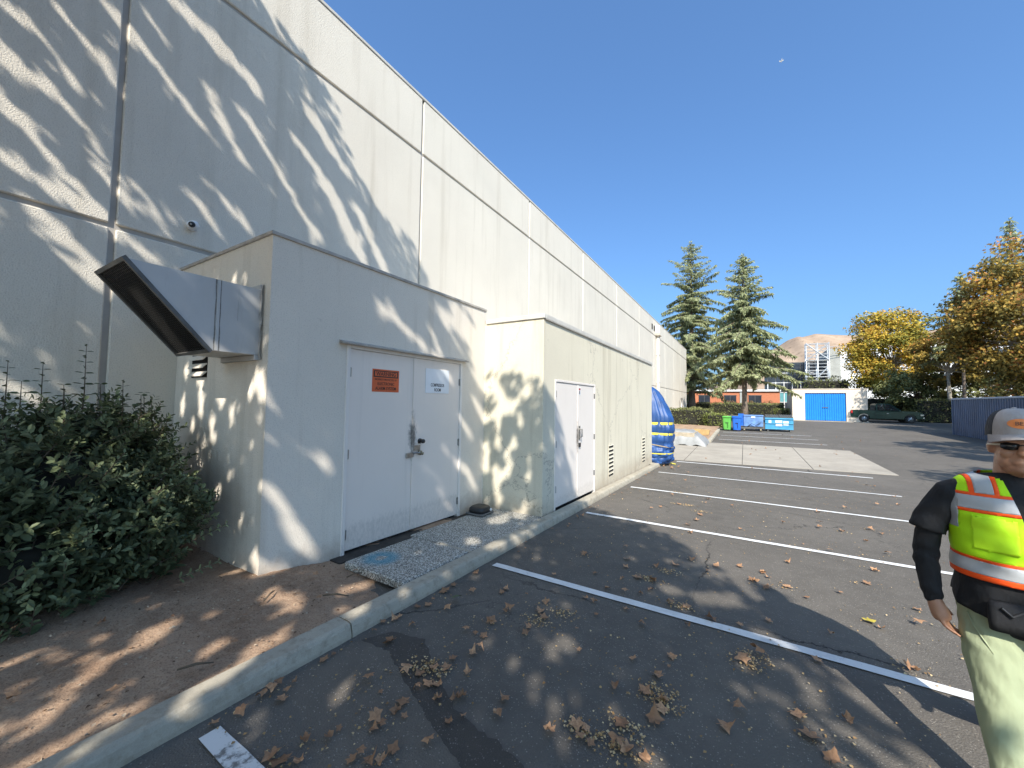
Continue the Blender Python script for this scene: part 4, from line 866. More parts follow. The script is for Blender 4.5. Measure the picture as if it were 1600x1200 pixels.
for (x, y, z) in tip_px:
    z0 = 1.25; p0 = np.array([x + .1, y - .03, z0]); p1 = np.array([x, y, z]); stems.tube([p0, (p0 + p1) / 2 + np.array([.012, .01, 0]), p1], [.006, .005, .002], 5)
    n = int((z - z0) / .05); dr = unit(p1 - p0); side = unit(np.cross(dr, np.array([.3, 1, .1])))
    for k in range(n):
        t = (k + 1) / n; side = unit(np.cross(dr, side))
        for s in (-1, 1):
            pos.append(p0 + (p1 - p0) * t); ax.append(unit(side * s + dr * .12 + rng.normal(size=3) * .08)); nr.append(dr + rng.normal(size=3) * .5); sz.append(.098 * (1.1 - .6 * t)); ti.append(.35 + .2 * rng.random())
# loose sprigs reaching out in front
for (x, y, z, dx, dy, dz_) in ((-4.02, 1.55, .52, .25, .12, .14), (-3.92, 1.45, .26, .22, .16, .12), (-4.1, 1.2, .9, .2, .1, .18), (-4.15, .95, 1.15, .16, .08, .2), (-4.3, 1.3, 1.05, .2, .14, .16), (-4.0, .8, .7, .2, .05, .12)):
    p0 = np.array([x, y, z]) - np.array([dx, dy, dz_]) * .5; p1 = np.array([x, y, z]) + np.array([dx, dy, dz_]) * .6; dr = unit(p1 - p0); side = unit(np.cross(dr, np.array([0, .2, 1]))); stems.tube([p0, p1], [.005, .0025], 5)
    for k in range(9):
        t = k / 8; side = unit(np.cross(dr, side))
        for s in (-1, 1): pos.append(p0 + (p1 - p0) * t); ax.append(unit(side * s + dr * .6)); nr.append(dr + np.array([0, 0, .8])); sz.append(.055 * (1.05 - .35 * t)); ti.append(.62 + .35 * rng.random())
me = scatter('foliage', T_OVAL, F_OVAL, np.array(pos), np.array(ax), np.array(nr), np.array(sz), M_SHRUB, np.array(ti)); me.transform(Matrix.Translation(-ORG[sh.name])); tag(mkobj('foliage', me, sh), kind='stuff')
tag(stems.build('stems', M_STEM, sh), kind='stuff')
# --- conifers
def cedar(x, y, H, Rm, label, seed, lean=0.0, zlow=.17, dens=1.0, mat=M_CEDAR, group='conifers around the lot', tw=.30, sparse_top=.0):
    g = np.random.default_rng(seed); z0 = gz(y) + .1
    t = thing('cedar_tree', label, 'tree', (x, y, z0))
    b = MB(); b.tube([(x + lean * H * (k / 10) ** 1.5, y, z0 - .1 + H * k / 10) for k in range(11)], [tw * (1 - .93 * k / 10) * (1.35 if k == 0 else 1) for k in range(11)], 10); b.build('trunk', M_BARK, t, True)
    P = []; A = []; Nn = []; S = []; T = []; limbs = MB()
    nb = int(165 * dens)
    for i in range(nb):
        f = (i + g.random()) / nb; f = zlow + (1 - zlow) * f ** .95; zb = z0 + H * f
        prof_ = (1 - f) ** .66 * (1.0 if f > .3 else .60 + .40 * f / .3); Lb = Rm * prof_ * g.uniform(.30, 1.2) ** .9 + .2
        if f > .8: Lb *= g.uniform(.5, 1.3)
        az = i * 2.399 + g.uniform(-.5, .5); d = np.array([math.cos(az), math.sin(az), 0]); rise = g.uniform(-.1, .5) + .3 * (f > .7)
        o = np.array([x + lean * H * f ** 1.5, y, zb]); pts = []
        for k in range(8):
            u = k / 7; pts.append(o + d * Lb * u + np.array([0, 0, Lb * (rise * u - (.42 if f < .7 else .22) * u * u)]))
        limbs.tube(pts, [max(.015, .06 * (1 - f) + .02) * (1 - .8 * k / 7) for k in range(8)], 5, cap=False)
        ns = max(5, int(Lb * 19 * (1 if f < .75 else .8)))
        for k in range(ns):
            u = (k + g.random()) / ns
            if u < .12 and f < .6: continue
            q = np.interp(u * 7, range(8), range(8)); i0 = min(6, int(q)); p = pts[i0] + (pts[i0 + 1] - pts[i0]) * (q - i0)
            sd = np.cross(d, [0, 0, 1]); w = (1 - u) * .55 * Lb * .35 + .10
            for s in range(4):
                off = sd * g.uniform(-1, 1) * w; p2 = p + off + np.array([0, 0, g.uniform(-.10, .05) - .25 * abs(np.dot(off, sd)) * .5])
                a = unit(sd * np.sign(np.dot(off, sd)) * g.uniform(.2, .9) + d * g.uniform(.3, .9) + np.array([0, 0, -g.uniform(.15, .95)]))
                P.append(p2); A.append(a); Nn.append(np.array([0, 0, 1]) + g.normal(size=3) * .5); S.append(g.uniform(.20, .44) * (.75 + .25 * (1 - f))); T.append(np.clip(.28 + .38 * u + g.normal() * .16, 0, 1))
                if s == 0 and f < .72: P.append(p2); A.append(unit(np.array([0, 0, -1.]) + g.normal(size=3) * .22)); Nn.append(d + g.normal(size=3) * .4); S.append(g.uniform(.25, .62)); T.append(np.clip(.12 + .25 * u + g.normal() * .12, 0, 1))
    for k in range(26):
        u = g.random(); P.append(np.array([x + lean * H, y, z0 + H * (.93 + .08 * u)])); A.append(unit(np.array([g.normal(), g.normal(), 1.4]))); Nn.append(g.normal(size=3)); S.append(.35); T.append(.5)
    limbs.build('limbs', M_BARK, t)
    me = scatter('crown', np.array([(0, 0, 0), (.4, .19, .02), (1, .0, -.06), (.4, -.19, .02)]), F_BLADE, np.array(P), np.array(A), np.array(Nn), np.array(S), mat, np.array(T)); me.transform(Matrix.Translation(-ORG[t.name])); tag(mkobj('crown', me, t), kind='stuff'); return t
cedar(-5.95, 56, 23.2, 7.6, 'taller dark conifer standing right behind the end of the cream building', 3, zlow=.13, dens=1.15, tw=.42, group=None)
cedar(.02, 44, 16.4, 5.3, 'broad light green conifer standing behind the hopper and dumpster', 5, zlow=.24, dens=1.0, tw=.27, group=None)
# --- broadleaf trees
def broadleaf(name, label, x, y, H, cr, zc, mat, seed, n=7000, leaf=.26, trunk=.22, bark=M_BARKP, clumps=46, squash=1.0, group=None, z0=None, gap=.0):
    g = np.random.default_rng(seed); zb = gz(y) if z0 is None else z0; t = thing(name, label, 'tree', (x, y, zb))
    b = MB(); top = zb + zc - cr[2] * .35; b.tube([(x, y, zb - .1), (x + .05, y, zb + 1), (x - .04, y + .03, top)], [trunk * 1.25, trunk, trunk * .7], 10); b.build('trunk', bark, t, True)
    C = []; limbs = MB(); o = np.array([x, y, top])
    for i in range(clumps):
        d = rdir(1)[0] if i > 8 else np.array([math.cos(i * .7), math.sin(i * .7), .1 * i - .4]); d = unit(d)
        q = g.uniform(.45, 1.0) ** .6; c = np.array([x, y, zb + zc]) + d * q * np.array(cr) * g.uniform(.82, 1.12); c[2] = max(c[2], zb + zc - cr[2])
        C.append(c); m1 = o + (c - o) * .5 + np.array([0, 0, .25]) + g.normal(size=3) * .2
        if i % 2 == 0: limbs.tube([o, o + (m1 - o) * .5 + np.array([0, 0, .1]), m1, c], [trunk * .42, trunk * .3, trunk * .16, .02], 5, cap=False)
    limbs.build('limbs', bark, t)
    C = np.array(C); k = g.integers(0, len(C), n); rad = g.uniform(.5, 1.0, len(C)) * max(cr) * .25
    d = unit(g.normal(size=(n, 3))); P = C[k] + d * (g.random(n) ** .45 * rad[k])[:, None] * np.array([1.15, 1.15, .8])
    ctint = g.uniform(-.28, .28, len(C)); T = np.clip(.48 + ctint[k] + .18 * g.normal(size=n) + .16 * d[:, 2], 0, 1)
    me = scatter('crown', T_LOBE, F_LOBE, P, unit(g.normal(size=(n, 3)) + np.array([0, 0, -.3])), d + g.normal(size=(n, 3)) * .6 + np.array([0, 0, .5]), leaf * g.uniform(.65, 1.15, n), mat, T); me.transform(Matrix.Translation(-ORG[t.name])); tag(mkobj('crown', me, t), kind='stuff'); return t
broadleaf('plane_tree', 'golden yellow autumn tree standing behind the pickup truck', 15.4, 64, 14, (4.0, 3.4, 5.9), 8.0, M_AUT, 21, 26000, .27, .24, clumps=120)
broadleaf('plane_tree', 'big brown and yellow autumn tree behind the corrugated container', 18.2, 44, 15, (4.2, 3.8, 6.2), 8.5, M_AUTD, 22, 30000, .24, .28, clumps=150)
broadleaf('plane_tree', 'reddish brown smaller tree between the golden tree and the big brown one', 17.4, 55, 10, (2.6, 2.6, 3.4), 6.2, M_AUTD, 25, 13000, .24, .18, clumps=45)
cedar(22.6, 57, 19.9, 3.8, 'grey-green conifer top rising above the big brown autumn tree', 31, zlow=.45, dens=.6, tw=.22, group=None)
cedar(17.9, 53.5, 14.2, 3.2, 'sparse thin conifer at the left edge of the big brown autumn tree', 33, zlow=.42, dens=.5, tw=.16, group=None)
broadleaf('evergreen_tree', 'olive green bushy tree under the golden tree, right of the truck', 16.2, 58.5, 6, (3.4, 2.0, 2.4), 3.2, M_HEDGE, 27, 8000, .24, .14, bark=M_BARK, clumps=50)
broadleaf('evergreen_tree', 'olive green bushy tree showing just above the corrugated container', 22.5, 55.5, 7, (4.0, 2.2, 3.2), 3.8, M_HEDGE, 28, 9000, .24, .14, bark=M_BARK, clumps=60)
# trees along the right side of the lot, outside the picture, that shade the asphalt
broadleaf('plane_tree', 'autumn tree out of view at the right whose shade streaks the far asphalt', 14.6, 17.5, 12, (3.2, 4.6, 3.2), 8.0, M_AUTD, 41, 9000, .30, .25, clumps=46)
broadleaf('plane_tree', 'second autumn tree out of view at the right, shading the truck', 18.2, 33, 13, (3.4, 4.2, 3.6), 8.6, M_AUTD, 43, 11000, .30, .25, clumps=50)
broadleaf('plane_tree', 'thin autumn tree out of view at the right, shading the near asphalt', 11.6, 8.5, 11, (2.6, 3.0, 2.4), 7.6, M_AUTD, 45, 2600, .26, .2, clumps=26)
# --- hedges
def hedge(name, label, x0, x1, y0, y1, h, mat, seed, leaf=.10, dens=90, rag=.05, zb=None):
    g = np.random.default_rng(seed); z0 = gz((y0 + y1) / 2) if zb is None else zb
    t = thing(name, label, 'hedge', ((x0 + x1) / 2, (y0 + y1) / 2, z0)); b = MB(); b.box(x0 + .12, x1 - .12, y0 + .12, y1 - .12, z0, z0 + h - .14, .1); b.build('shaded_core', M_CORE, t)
    fs = [((x1 - x0) * (y1 - y0), 2), ((x1 - x0) * h, 1), ((y1 - y0) * h, 0), ((y1 - y0) * h, 3)]; P = []; D = []
    for A_, k in fs:
        n = int(min(A_ * dens, 9000)); u = g.random((n, 3)); p = np.array([x0, y0, z0]) + u * np.array([x1 - x0, y1 - y0, h]); d = np.zeros((n, 3))
        if k == 2: p[:, 2] = z0 + h; d[:, 2] = 1
        elif k == 1: p[:, 1] = y0; d[:, 1] = -1
        elif k == 0: p[:, 0] = x0; d[:, 0] = -1
        else: p[:, 0] = x1; d[:, 0] = 1
        wv = (np.sin(p[:, 0] * 2.3 + p[:, 2] * 3) + np.sin(p[:, 1] * 1.9 + p[:, 0] * 5.1)) * rag
        p = p + d * (wv - np.abs(g.normal(size=n)) * .09)[:, None]; P.append(p); D.append(d)
    P = np.concatenate(P); D = np.concatenate(D); n = len(P)
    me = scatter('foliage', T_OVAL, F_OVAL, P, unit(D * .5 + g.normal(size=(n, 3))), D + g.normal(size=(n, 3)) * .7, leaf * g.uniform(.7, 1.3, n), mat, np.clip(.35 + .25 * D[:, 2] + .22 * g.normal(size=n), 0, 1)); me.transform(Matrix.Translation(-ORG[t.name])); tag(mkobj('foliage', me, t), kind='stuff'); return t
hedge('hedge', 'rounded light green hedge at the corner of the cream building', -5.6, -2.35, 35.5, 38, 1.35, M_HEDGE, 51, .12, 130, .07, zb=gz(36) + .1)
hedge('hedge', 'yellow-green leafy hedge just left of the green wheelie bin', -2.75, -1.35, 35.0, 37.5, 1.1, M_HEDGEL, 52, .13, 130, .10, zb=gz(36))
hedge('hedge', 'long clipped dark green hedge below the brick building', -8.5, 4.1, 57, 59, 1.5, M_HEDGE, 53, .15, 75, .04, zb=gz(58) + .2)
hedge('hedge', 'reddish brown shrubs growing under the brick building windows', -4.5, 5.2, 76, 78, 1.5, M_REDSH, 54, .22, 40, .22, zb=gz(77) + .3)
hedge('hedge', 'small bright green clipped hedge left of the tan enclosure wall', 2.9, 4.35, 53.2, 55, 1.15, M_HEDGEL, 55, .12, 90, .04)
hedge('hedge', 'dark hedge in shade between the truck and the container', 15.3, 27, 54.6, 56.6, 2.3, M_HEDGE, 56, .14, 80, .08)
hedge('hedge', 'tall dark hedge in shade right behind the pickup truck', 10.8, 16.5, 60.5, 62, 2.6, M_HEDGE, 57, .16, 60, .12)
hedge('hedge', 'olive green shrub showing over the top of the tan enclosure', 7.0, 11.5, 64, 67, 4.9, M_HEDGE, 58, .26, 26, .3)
# --- the tree behind the photographer whose shade falls on the wall and lot
UA = np.array([math.cos(SUN_AZ), math.sin(SUN_AZ), 0.]); VA = np.array([-math.sin(SUN_AZ) * math.sin(SUN_EL), math.cos(SUN_AZ) * math.sin(SUN_EL), math.cos(SUN_EL)]); WA = np.array(TOSUN)
GAPS = [(-5.1,6.19,-5,6.22,0.061),(-5.11,5.8,-5.01,5.87,0.06),(-5.01,5.88,-4.86,5.87,0.067),(-5.11,5.51,-4.98,5.4,0.098),(-5.09,5.09,-4.77,5.27,0.106),(-4.97,6.57,-4.77,6.49,0.061),(-4.81,7.05,-4.74,6.95,0.072),(-4.71,7.07,-4.42,6.96,0.081),(-4.55,7.8,-4.13,8.04,0.159),(-4.38,7.37,-4.18,7.09,0.089),(-4.29,7.96,-4.11,8.11,0.081),(-4.17,7.58,-3.83,7.36,0.095),(-3.83,8.06,-3.71,8.05,0.12),(-3.75,8.58,-3.45,8.54,0.104),(-3.59,8.03,-3.25,7.72,0.22),(-4.42,6.19,-4.29,6.11,0.068),(-4.34,6.46,-4.11,6.46,0.062),(-3.74,7.29,-3.62,7.27,0.078),(-4.94,5.36,-4.88,5.36,0.032),(-4.86,5.34,-4.78,5.33,0.056),(-4.73,5.62,-4.67,5.57,0.051),(-5.01,4.93,-4.76,4.81,0.112),(-4.71,5.24,-4.58,5.28,0.072),(-4.85,4.71,-4.75,4.69,0.051),(-4.71,4.84,-4.69,4.77,0.036),(-5.02,3.57,-4.94,3.54,0.061),(-3.57,9.67,-3.41,9.18,0.095),(-3.29,8.26,-3.01,7.96,0.162),(-4.01,9.16,-3.83,9.26,0.073),(-4.66,7.37,-4.58,7.32,0.046),(-4.89,6.19,-4.82,6.14,0.035),(-2.5,2.94,-2.37,2.7,0.101),(-2.48,2.44,-2.42,2.45,0.046),(-1.87,5.27,-1.73,5.27,0.054),(-1.52,5.57,-1.46,5.51,0.067),(-1.63,5.33,-1.34,5.39,0.072),(-1.01,5.47,-0.88,5.39,0.121),(-1.16,5.02,-1.1,4.97,0.081),(-1.34,4.54,-1.26,4.45,0.068),(-1.15,4.52,-1.03,4.44,0.101),(-0.87,5.06,-0.84,4.72,0.081),(-2.27,3.42,-2.26,3.4,0.051),(-1.21,6.19,-0.87,6.12,0.228),(-1.43,5.95,-1.22,6.06,0.095),(-1.97,5.21,-1.92,5.16,0.038),(-0.97,5.86,-0.84,5.73,0.11),(-3.21,4.75,-3.18,4.7,0.062),(-3,4.66,-2.99,4.62,0.059),(-4.17,4.36,-4.15,4.32,0.063),(-3.85,4.2,-3.81,4.12,0.12),(-3.81,4.03,-3.79,3.96,0.093),(-3.4,3.92,-3.32,3.82,0.112),(-2.96,3.74,-2.94,3.66,0.074),(-2.87,3.72,-2.85,3.62,0.073),(-2.66,3.75,-2.59,3.62,0.092),(-4.24,4.08,-4.21,4.02,0.089),(-3.81,3.93,-3.79,3.88,0.078),(-2.62,2.47,-2.56,2.35,0.091),(-3.16,3.68,-3.13,3.59,0.067),(-2.75,3.5,-2.68,3.29,0.067),(-3.97,3.83,-3.95,3.78,0.062),(-3.54,3.72,-3.5,3.64,0.067),(-0.73,5.42,-0.72,5.38,0.066),(-0.56,5.44,-0.55,5.38,0.092),(-0.65,5.26,-0.64,5.21,0.091),(-0.38,4.95,-0.36,4.9,0.091),(-0.44,4.71,-0.42,4.65,0.081),(-0.51,4.61,-0.5,4.56,0.065),(-0.12,4.68,-0.11,4.63,0.05),(-0.15,4.48,-0.13,4.43,0.06),(-0.65,5.03,-0.64,4.98,0.101),(-0.64,4.39,-0.6,4.28,0.11),(-0.15,4.15,-0.14,4.12,0.06),(-0.5,4.85,-0.49,4.8,0.065),(-0.78,5.81,-0.41,5.36,0.092),(-0.67,4.71,-0.65,4.47,0.082),(-0.27,5.24,-0.24,5.11,0.056),(0.05,1.91,0.06,1.9,0.046),(0.13,1.82,0.14,1.79,0.054),(0.23,1.91,0.28,1.85,0.057),(0.46,1.9,0.46,1.89,0.045),(-0.2,1.78,-0.19,1.76,0.036),(-0.28,1.67,-0.25,1.6,0.049),(-0.13,1.69,-0.12,1.68,0.029),(0.12,1.5,0.13,1.49,0.043),(0.26,1.53,0.3,1.47,0.051),(0.14,1.31,0.14,1.3,0.029),(1.57,2.41,1.84,2.39,0.128),(0.05,2.93,0.05,2.92,0.054),(1.29,2.5,1.32,2.47,0.067),(0.41,1.77,0.42,1.76,0.029),(-1,1.65,-1.21,1.41,0.063),(-0.5,1.37,-0.49,1.37,0.032),(-0.73,1.34,-0.82,1.25,0.063),(-0.66,1.71,-0.66,1.71,0.036),(-0.28,1.64,-0.27,1.64,0.039),(-1.57,1.37,-1.41,1.33,0.034),(-1.44,1.24,-1.42,1.23,0.032),(-0.78,1.58,-0.7,1.54,0.032),(1.81,2.09,1.86,2.06,0.071),(1.76,1.73,1.76,1.64,0.054),(1.73,1.44,1.75,1.4,0.072),(1.14,3.02,1.17,3,0.069),(0.53,1.28,0.62,1.27,0.029),(-0.63,2.56,-0.59,2.55,0.035),(0.47,1.48,0.48,1.47,0.021),(-1.2,2.23,-1.39,2,0.11),(-1.8,1.58,-1.87,1.44,0.112),(-1.84,1.36,-1.89,1.29,0.083),(-0.85,2.52,-0.82,2.49,0.066),(-0.5,3.01,-0.4,3.09,0.095),(-0.3,3.28,-0.26,3.22,0.076),(-2.24,2.13,-1.58,2,0.1),(-1.62,2.36,-1.79,2.14,0.092),(-2.5,1.89,-2.45,1.87,0.036),(-2.13,1.7,-2.14,1.59,0.083),(-2.66,1.54,-2.46,1.26,0.047),(-2.18,1.31,-2.21,1.23,0.032),(-2.64,1.81,-2.48,1.89,0.089),(-3.15,1.46,-3.15,1.48,0.073),(-2.58,1.66,-2.56,1.7,0.067),(-1.81,1.8,-1.88,1.7,0.058),(-1.26,2.81,-1.22,2.79,0.076),(-0.81,3.16,-0.76,3.12,0.105),(-0.58,3.73,-0.5,3.8,0.193),(-0.37,3.98,-0.27,3.96,0.19),(-2.24,1.19,-2.3,1.13,0.041),(-1.14,3.06,-1.09,3.02,0.07),(-3.38,2.77,-3.36,2.77,0.05),(-3.36,3.08,-3.34,3.08,0.07),(-3.78,2.93,-3.76,2.93,0.06),(-3.04,2.7,-3.02,2.7,0.06),(-3.12,3.15,-3.1,3.15,0.06),(-3.35,2.47,-3.33,2.47,0.05),(-3.27,2.68,-3.25,2.68,0.05),(-3.02,2.46,-3,2.46,0.06),(-3.64,2.66,-3.62,2.66,0.05),(-2.89,2.79,-2.87,2.79,0.05),(-3.77,3.41,-3.75,3.41,0.06),(-3.77,3.04,-3.75,3.04,0.05),(-3.49,3.57,-3.47,3.57,0.06),(-3.3,2.19,-3.28,2.19,0.05),(-2.8,2.38,-2.78,2.38,0.06),(-4.02,2.95,-4,2.95,0.06)]
CROWN = [(-5.6, 7.4), (-5.1, 8.6), (-4.5, 9.2), (-4.1, 9.0), (-3.9, 9.15), (-3.62, 9.2), (-3.38, 8.9), (-3.15, 8.6), (-2.7, 8.95), (-2.45, 8.8), (-2.3, 8.0), (-1.6, 7.1), (-1.15, 6.5), (-.78, 5.95), (-.1, 5.62), (.3, 5.42), (.62, 5.12), (.85, 4.7), (1.35, 4.3), (1.75, 4.02), (2.03, 3.55), (1.9, 3.0), (2.25, 2.75), (2.42, 2.5), (2.15, 2.0), (2.0, 1.65), (1.9, 1.3), (1.7, .6), (.8, -.2), (-.6, -.6), (-2.2, -.4), (-3.8, .3), (-5.0, 1.6), (-5.6, 3.2), (-5.65, 5.0)]
def inside(px, py, poly):
    r = np.zeros(len(px), bool); j = len(poly) - 1
    for i in range(len(poly)):
        xi, yi = poly[i]; xj, yj = poly[j]; c = ((yi > py) != (yj > py)) & (px < (xj - xi) * (py - yi) / (yj - yi + 1e-12) + xi); r ^= c; j = i
    return r
def shade_tree():
    t = thing('plane_tree', 'large plane tree behind the viewer that casts the dappled shade', 'tree', (2.2, -4.4, gz(-4.4)))
    # twigs carrying a tuft of leaves each: dense in the middle of the crown, thinning to its rim
    nc = 5000; cu = rng.uniform(-6.9, 2.6, nc); cv = rng.uniform(-.7, 9.9, nc); ok = inside(cu, cv, CROWN); cu, cv = cu[ok], cv[ok]
    PL = np.array(CROWN); PM = np.concatenate([PL + (np.roll(PL, -1, 0) - PL) * t_ for t_ in (0, .25, .5, .75)])
    rim = np.min(np.hypot(cu[:, None] - PM[None, :, 0], cv[:, None] - PM[None, :, 1]), 1)
    nl = np.where(rim < .35, rng.integers(8, 16, len(cu)), rng.integers(14, 26, len(cu)))
    drop = (rng.random(len(cu)) < np.where(rim < .5, .30, .04)) | ((cu < -3.9) & (cv > 5.2) & (rng.random(len(cu)) < .10)); cu, cv, nl = cu[~drop], cv[~drop], nl[~drop]
    k_ = np.repeat(np.arange(len(cu)), nl); u = cu[k_] + rng.normal(size=len(k_)) * .15; v = cv[k_] + rng.normal(size=len(k_)) * .13
    ok = inside(u, v, CROWN) | (rng.random(len(u)) < .10); u, v, k_ = u[ok], v[ok], k_[ok]
    size = rng.uniform(.09, .19, len(u))
    keep = np.ones(len(u), bool)
    for (a, b_, c, d, r) in GAPS:
        dx, dy = c - a, d - b_; L2 = dx * dx + dy * dy + 1e-9; tt = np.clip(((u - a) * dx + (v - b_) * dy) / L2, 0, 1); ds = np.hypot(u - a - tt * dx, v - b_ - tt * dy); keep &= ds > (r * (.46 if b_ > 4.4 and a < -2.6 else .60) + size * .24)
    u, v, size = u[keep], v[keep], size[keep]; n = len(u)
    # depth along the sun line: a crown that is thick in the middle and thin at its rim
    w = 6.2 + .25 * (u + 2) + rng.normal(size=n) * .55 + np.sin(u * 1.7) * np.cos(v * 1.3) * .5
    P = u[:, None] * UA + v[:, None] * VA + w[:, None] * WA
    me = scatter('crown', T_LOBE * np.array([1, 1, 1]) - np.array([.45, 0, 0]), F_LOBE, P, rdir(n), unit(rdir(n) * .9 + WA * .7), size * 1.15, M_AUT, np.clip(.3 + .25 * rng.normal(size=n), 0, 1)); me.transform(Matrix.Translation(-ORG[t.name])); tag(mkobj('crown', me, t), kind='stuff')
    b = MB(); base = Vector((2.2, -4.4, gz(-4.4) - .1)); b.tube([base, base + Vector((0, .02, 2)), base + Vector((-.1, .1, 3.4))], [.34, .28, .22], 12); b.build('trunk', M_BARKP, t, True)
    b = MB(); o = base + Vector((-.1, .1, 3.4))
    for (uu, vv) in ((-5.2, 6.6), (-4.0, 8.2), (-2.8, 7.0), (-1.6, 5.6), (-.4, 4.2), (.9, 3.4), (1.4, 2.0), (-3.4, 4.2), (-4.9, 3.6), (-2.2, 2.6), (-.9, 1.6), (-3.2, 5.8)):
        p = Vector(uu * UA + vv * VA + (6.2 + .25 * (uu + 2)) * WA); m1 = o + (p - o) * .45 + Vector((0, 0, .5)); b.tube([o, m1, p], [.13, .07, .02], 6, cap=False)
    b.build('limbs', M_BARKP, t)
shade_tree()

# ================================================================== PERSON
def remesh(b, voxel, smooth_it=6, fac=.5):
    me = bpy.data.meshes.new('tmp'); me.from_pydata(b.v, [], b.f)
    bm = bmesh.new(); bm.from_mesh(me); bmesh.ops.recalc_face_normals(bm, faces=bm.faces[:]); bm.to_mesh(me); bm.free()
    o = link(bpy.data.objects.new('tmp', me)); m = o.modifiers.new('r', 'REMESH'); m.mode = 'VOXEL'; m.voxel_size = voxel; m.use_smooth_shade = True
    s = o.modifiers.new('s', 'SMOOTH'); s.iterations = smooth_it; s.factor = fac
    bpy.context.view_layer.update(); r = bpy.data.meshes.new_from_object(o.evaluated_get(bpy.context.evaluated_depsgraph_get()))
    bpy.data.objects.remove(o); bpy.data.meshes.remove(me); r.materials.clear(); return r
def wrinkle(me, amp, kz, kx):
    d = [v.normal.copy() for v in me.vertices]
    for v, n_ in zip(me.vertices, d):
        q = v.co; v.co = q + n_ * amp * (math.sin(q.z * kz + q.x * kx + 3 * math.sin(q.y * 22)) * (.5 + .5 * math.sin(q.z * kz * .31 + q.y * 30)))
def chain(b, pts, rad, n=14):
    """tapered limb, dense rings through the joints"""
    P = [Vector(p) for p in pts]; Q = []; Rr = []
    for i in range(len(P) - 1):
        for k in range(6):
            t = k / 6; p0 = P[max(i - 1, 0)]; p1 = P[i]; p2 = P[i + 1]; p3 = P[min(i + 2, len(P) - 1)]
            Q.append(.5 * ((2 * p1) + (p2 - p0) * t + (2 * p0 - 5 * p1 + 4 * p2 - p3) * t * t + (3 * p1 - p0 - 3 * p2 + p3) * t ** 3)); Rr.append(rad[i] + (rad[i + 1] - rad[i]) * t)
    Q.append(P[-1]); Rr.append(rad[-1]); b.tube(Q, Rr, n); b.ell(P[0], (rad[0],) * 3, 12, 8); b.ell(P[-1], (rad[-1],) * 3, 12, 8)
def cloth(name, col, rough=.85, fold=.35, fscale=9, wv=400):
    m, nd, lk, b = nodes(name); co = opos(nd); n1 = noise(nd, lk, co, fscale, 3, .5, (1.0, 1.0, .45)); n2 = noise(nd, lk, co, wv, 2)
    lk.new(mixc(nd, lk, maprange(nd, lk, n1, .3, .7), tuple(c * .965 for c in col), tuple(c * 1.03 for c in col)), b.inputs['Base Color']); b.inputs['Roughness'].default_value = rough; b.inputs['Specular IOR Level'].default_value = .25
    ad = N(nd, 'ShaderNodeMath', operation='MULTIPLY_ADD'); lk.new(n2, ad.inputs[0]); ad.inputs[1].default_value = .05; lk.new(n1, ad.inputs[2]); bump(nd, lk, b, ad.outputs[0], fold, .05); return m
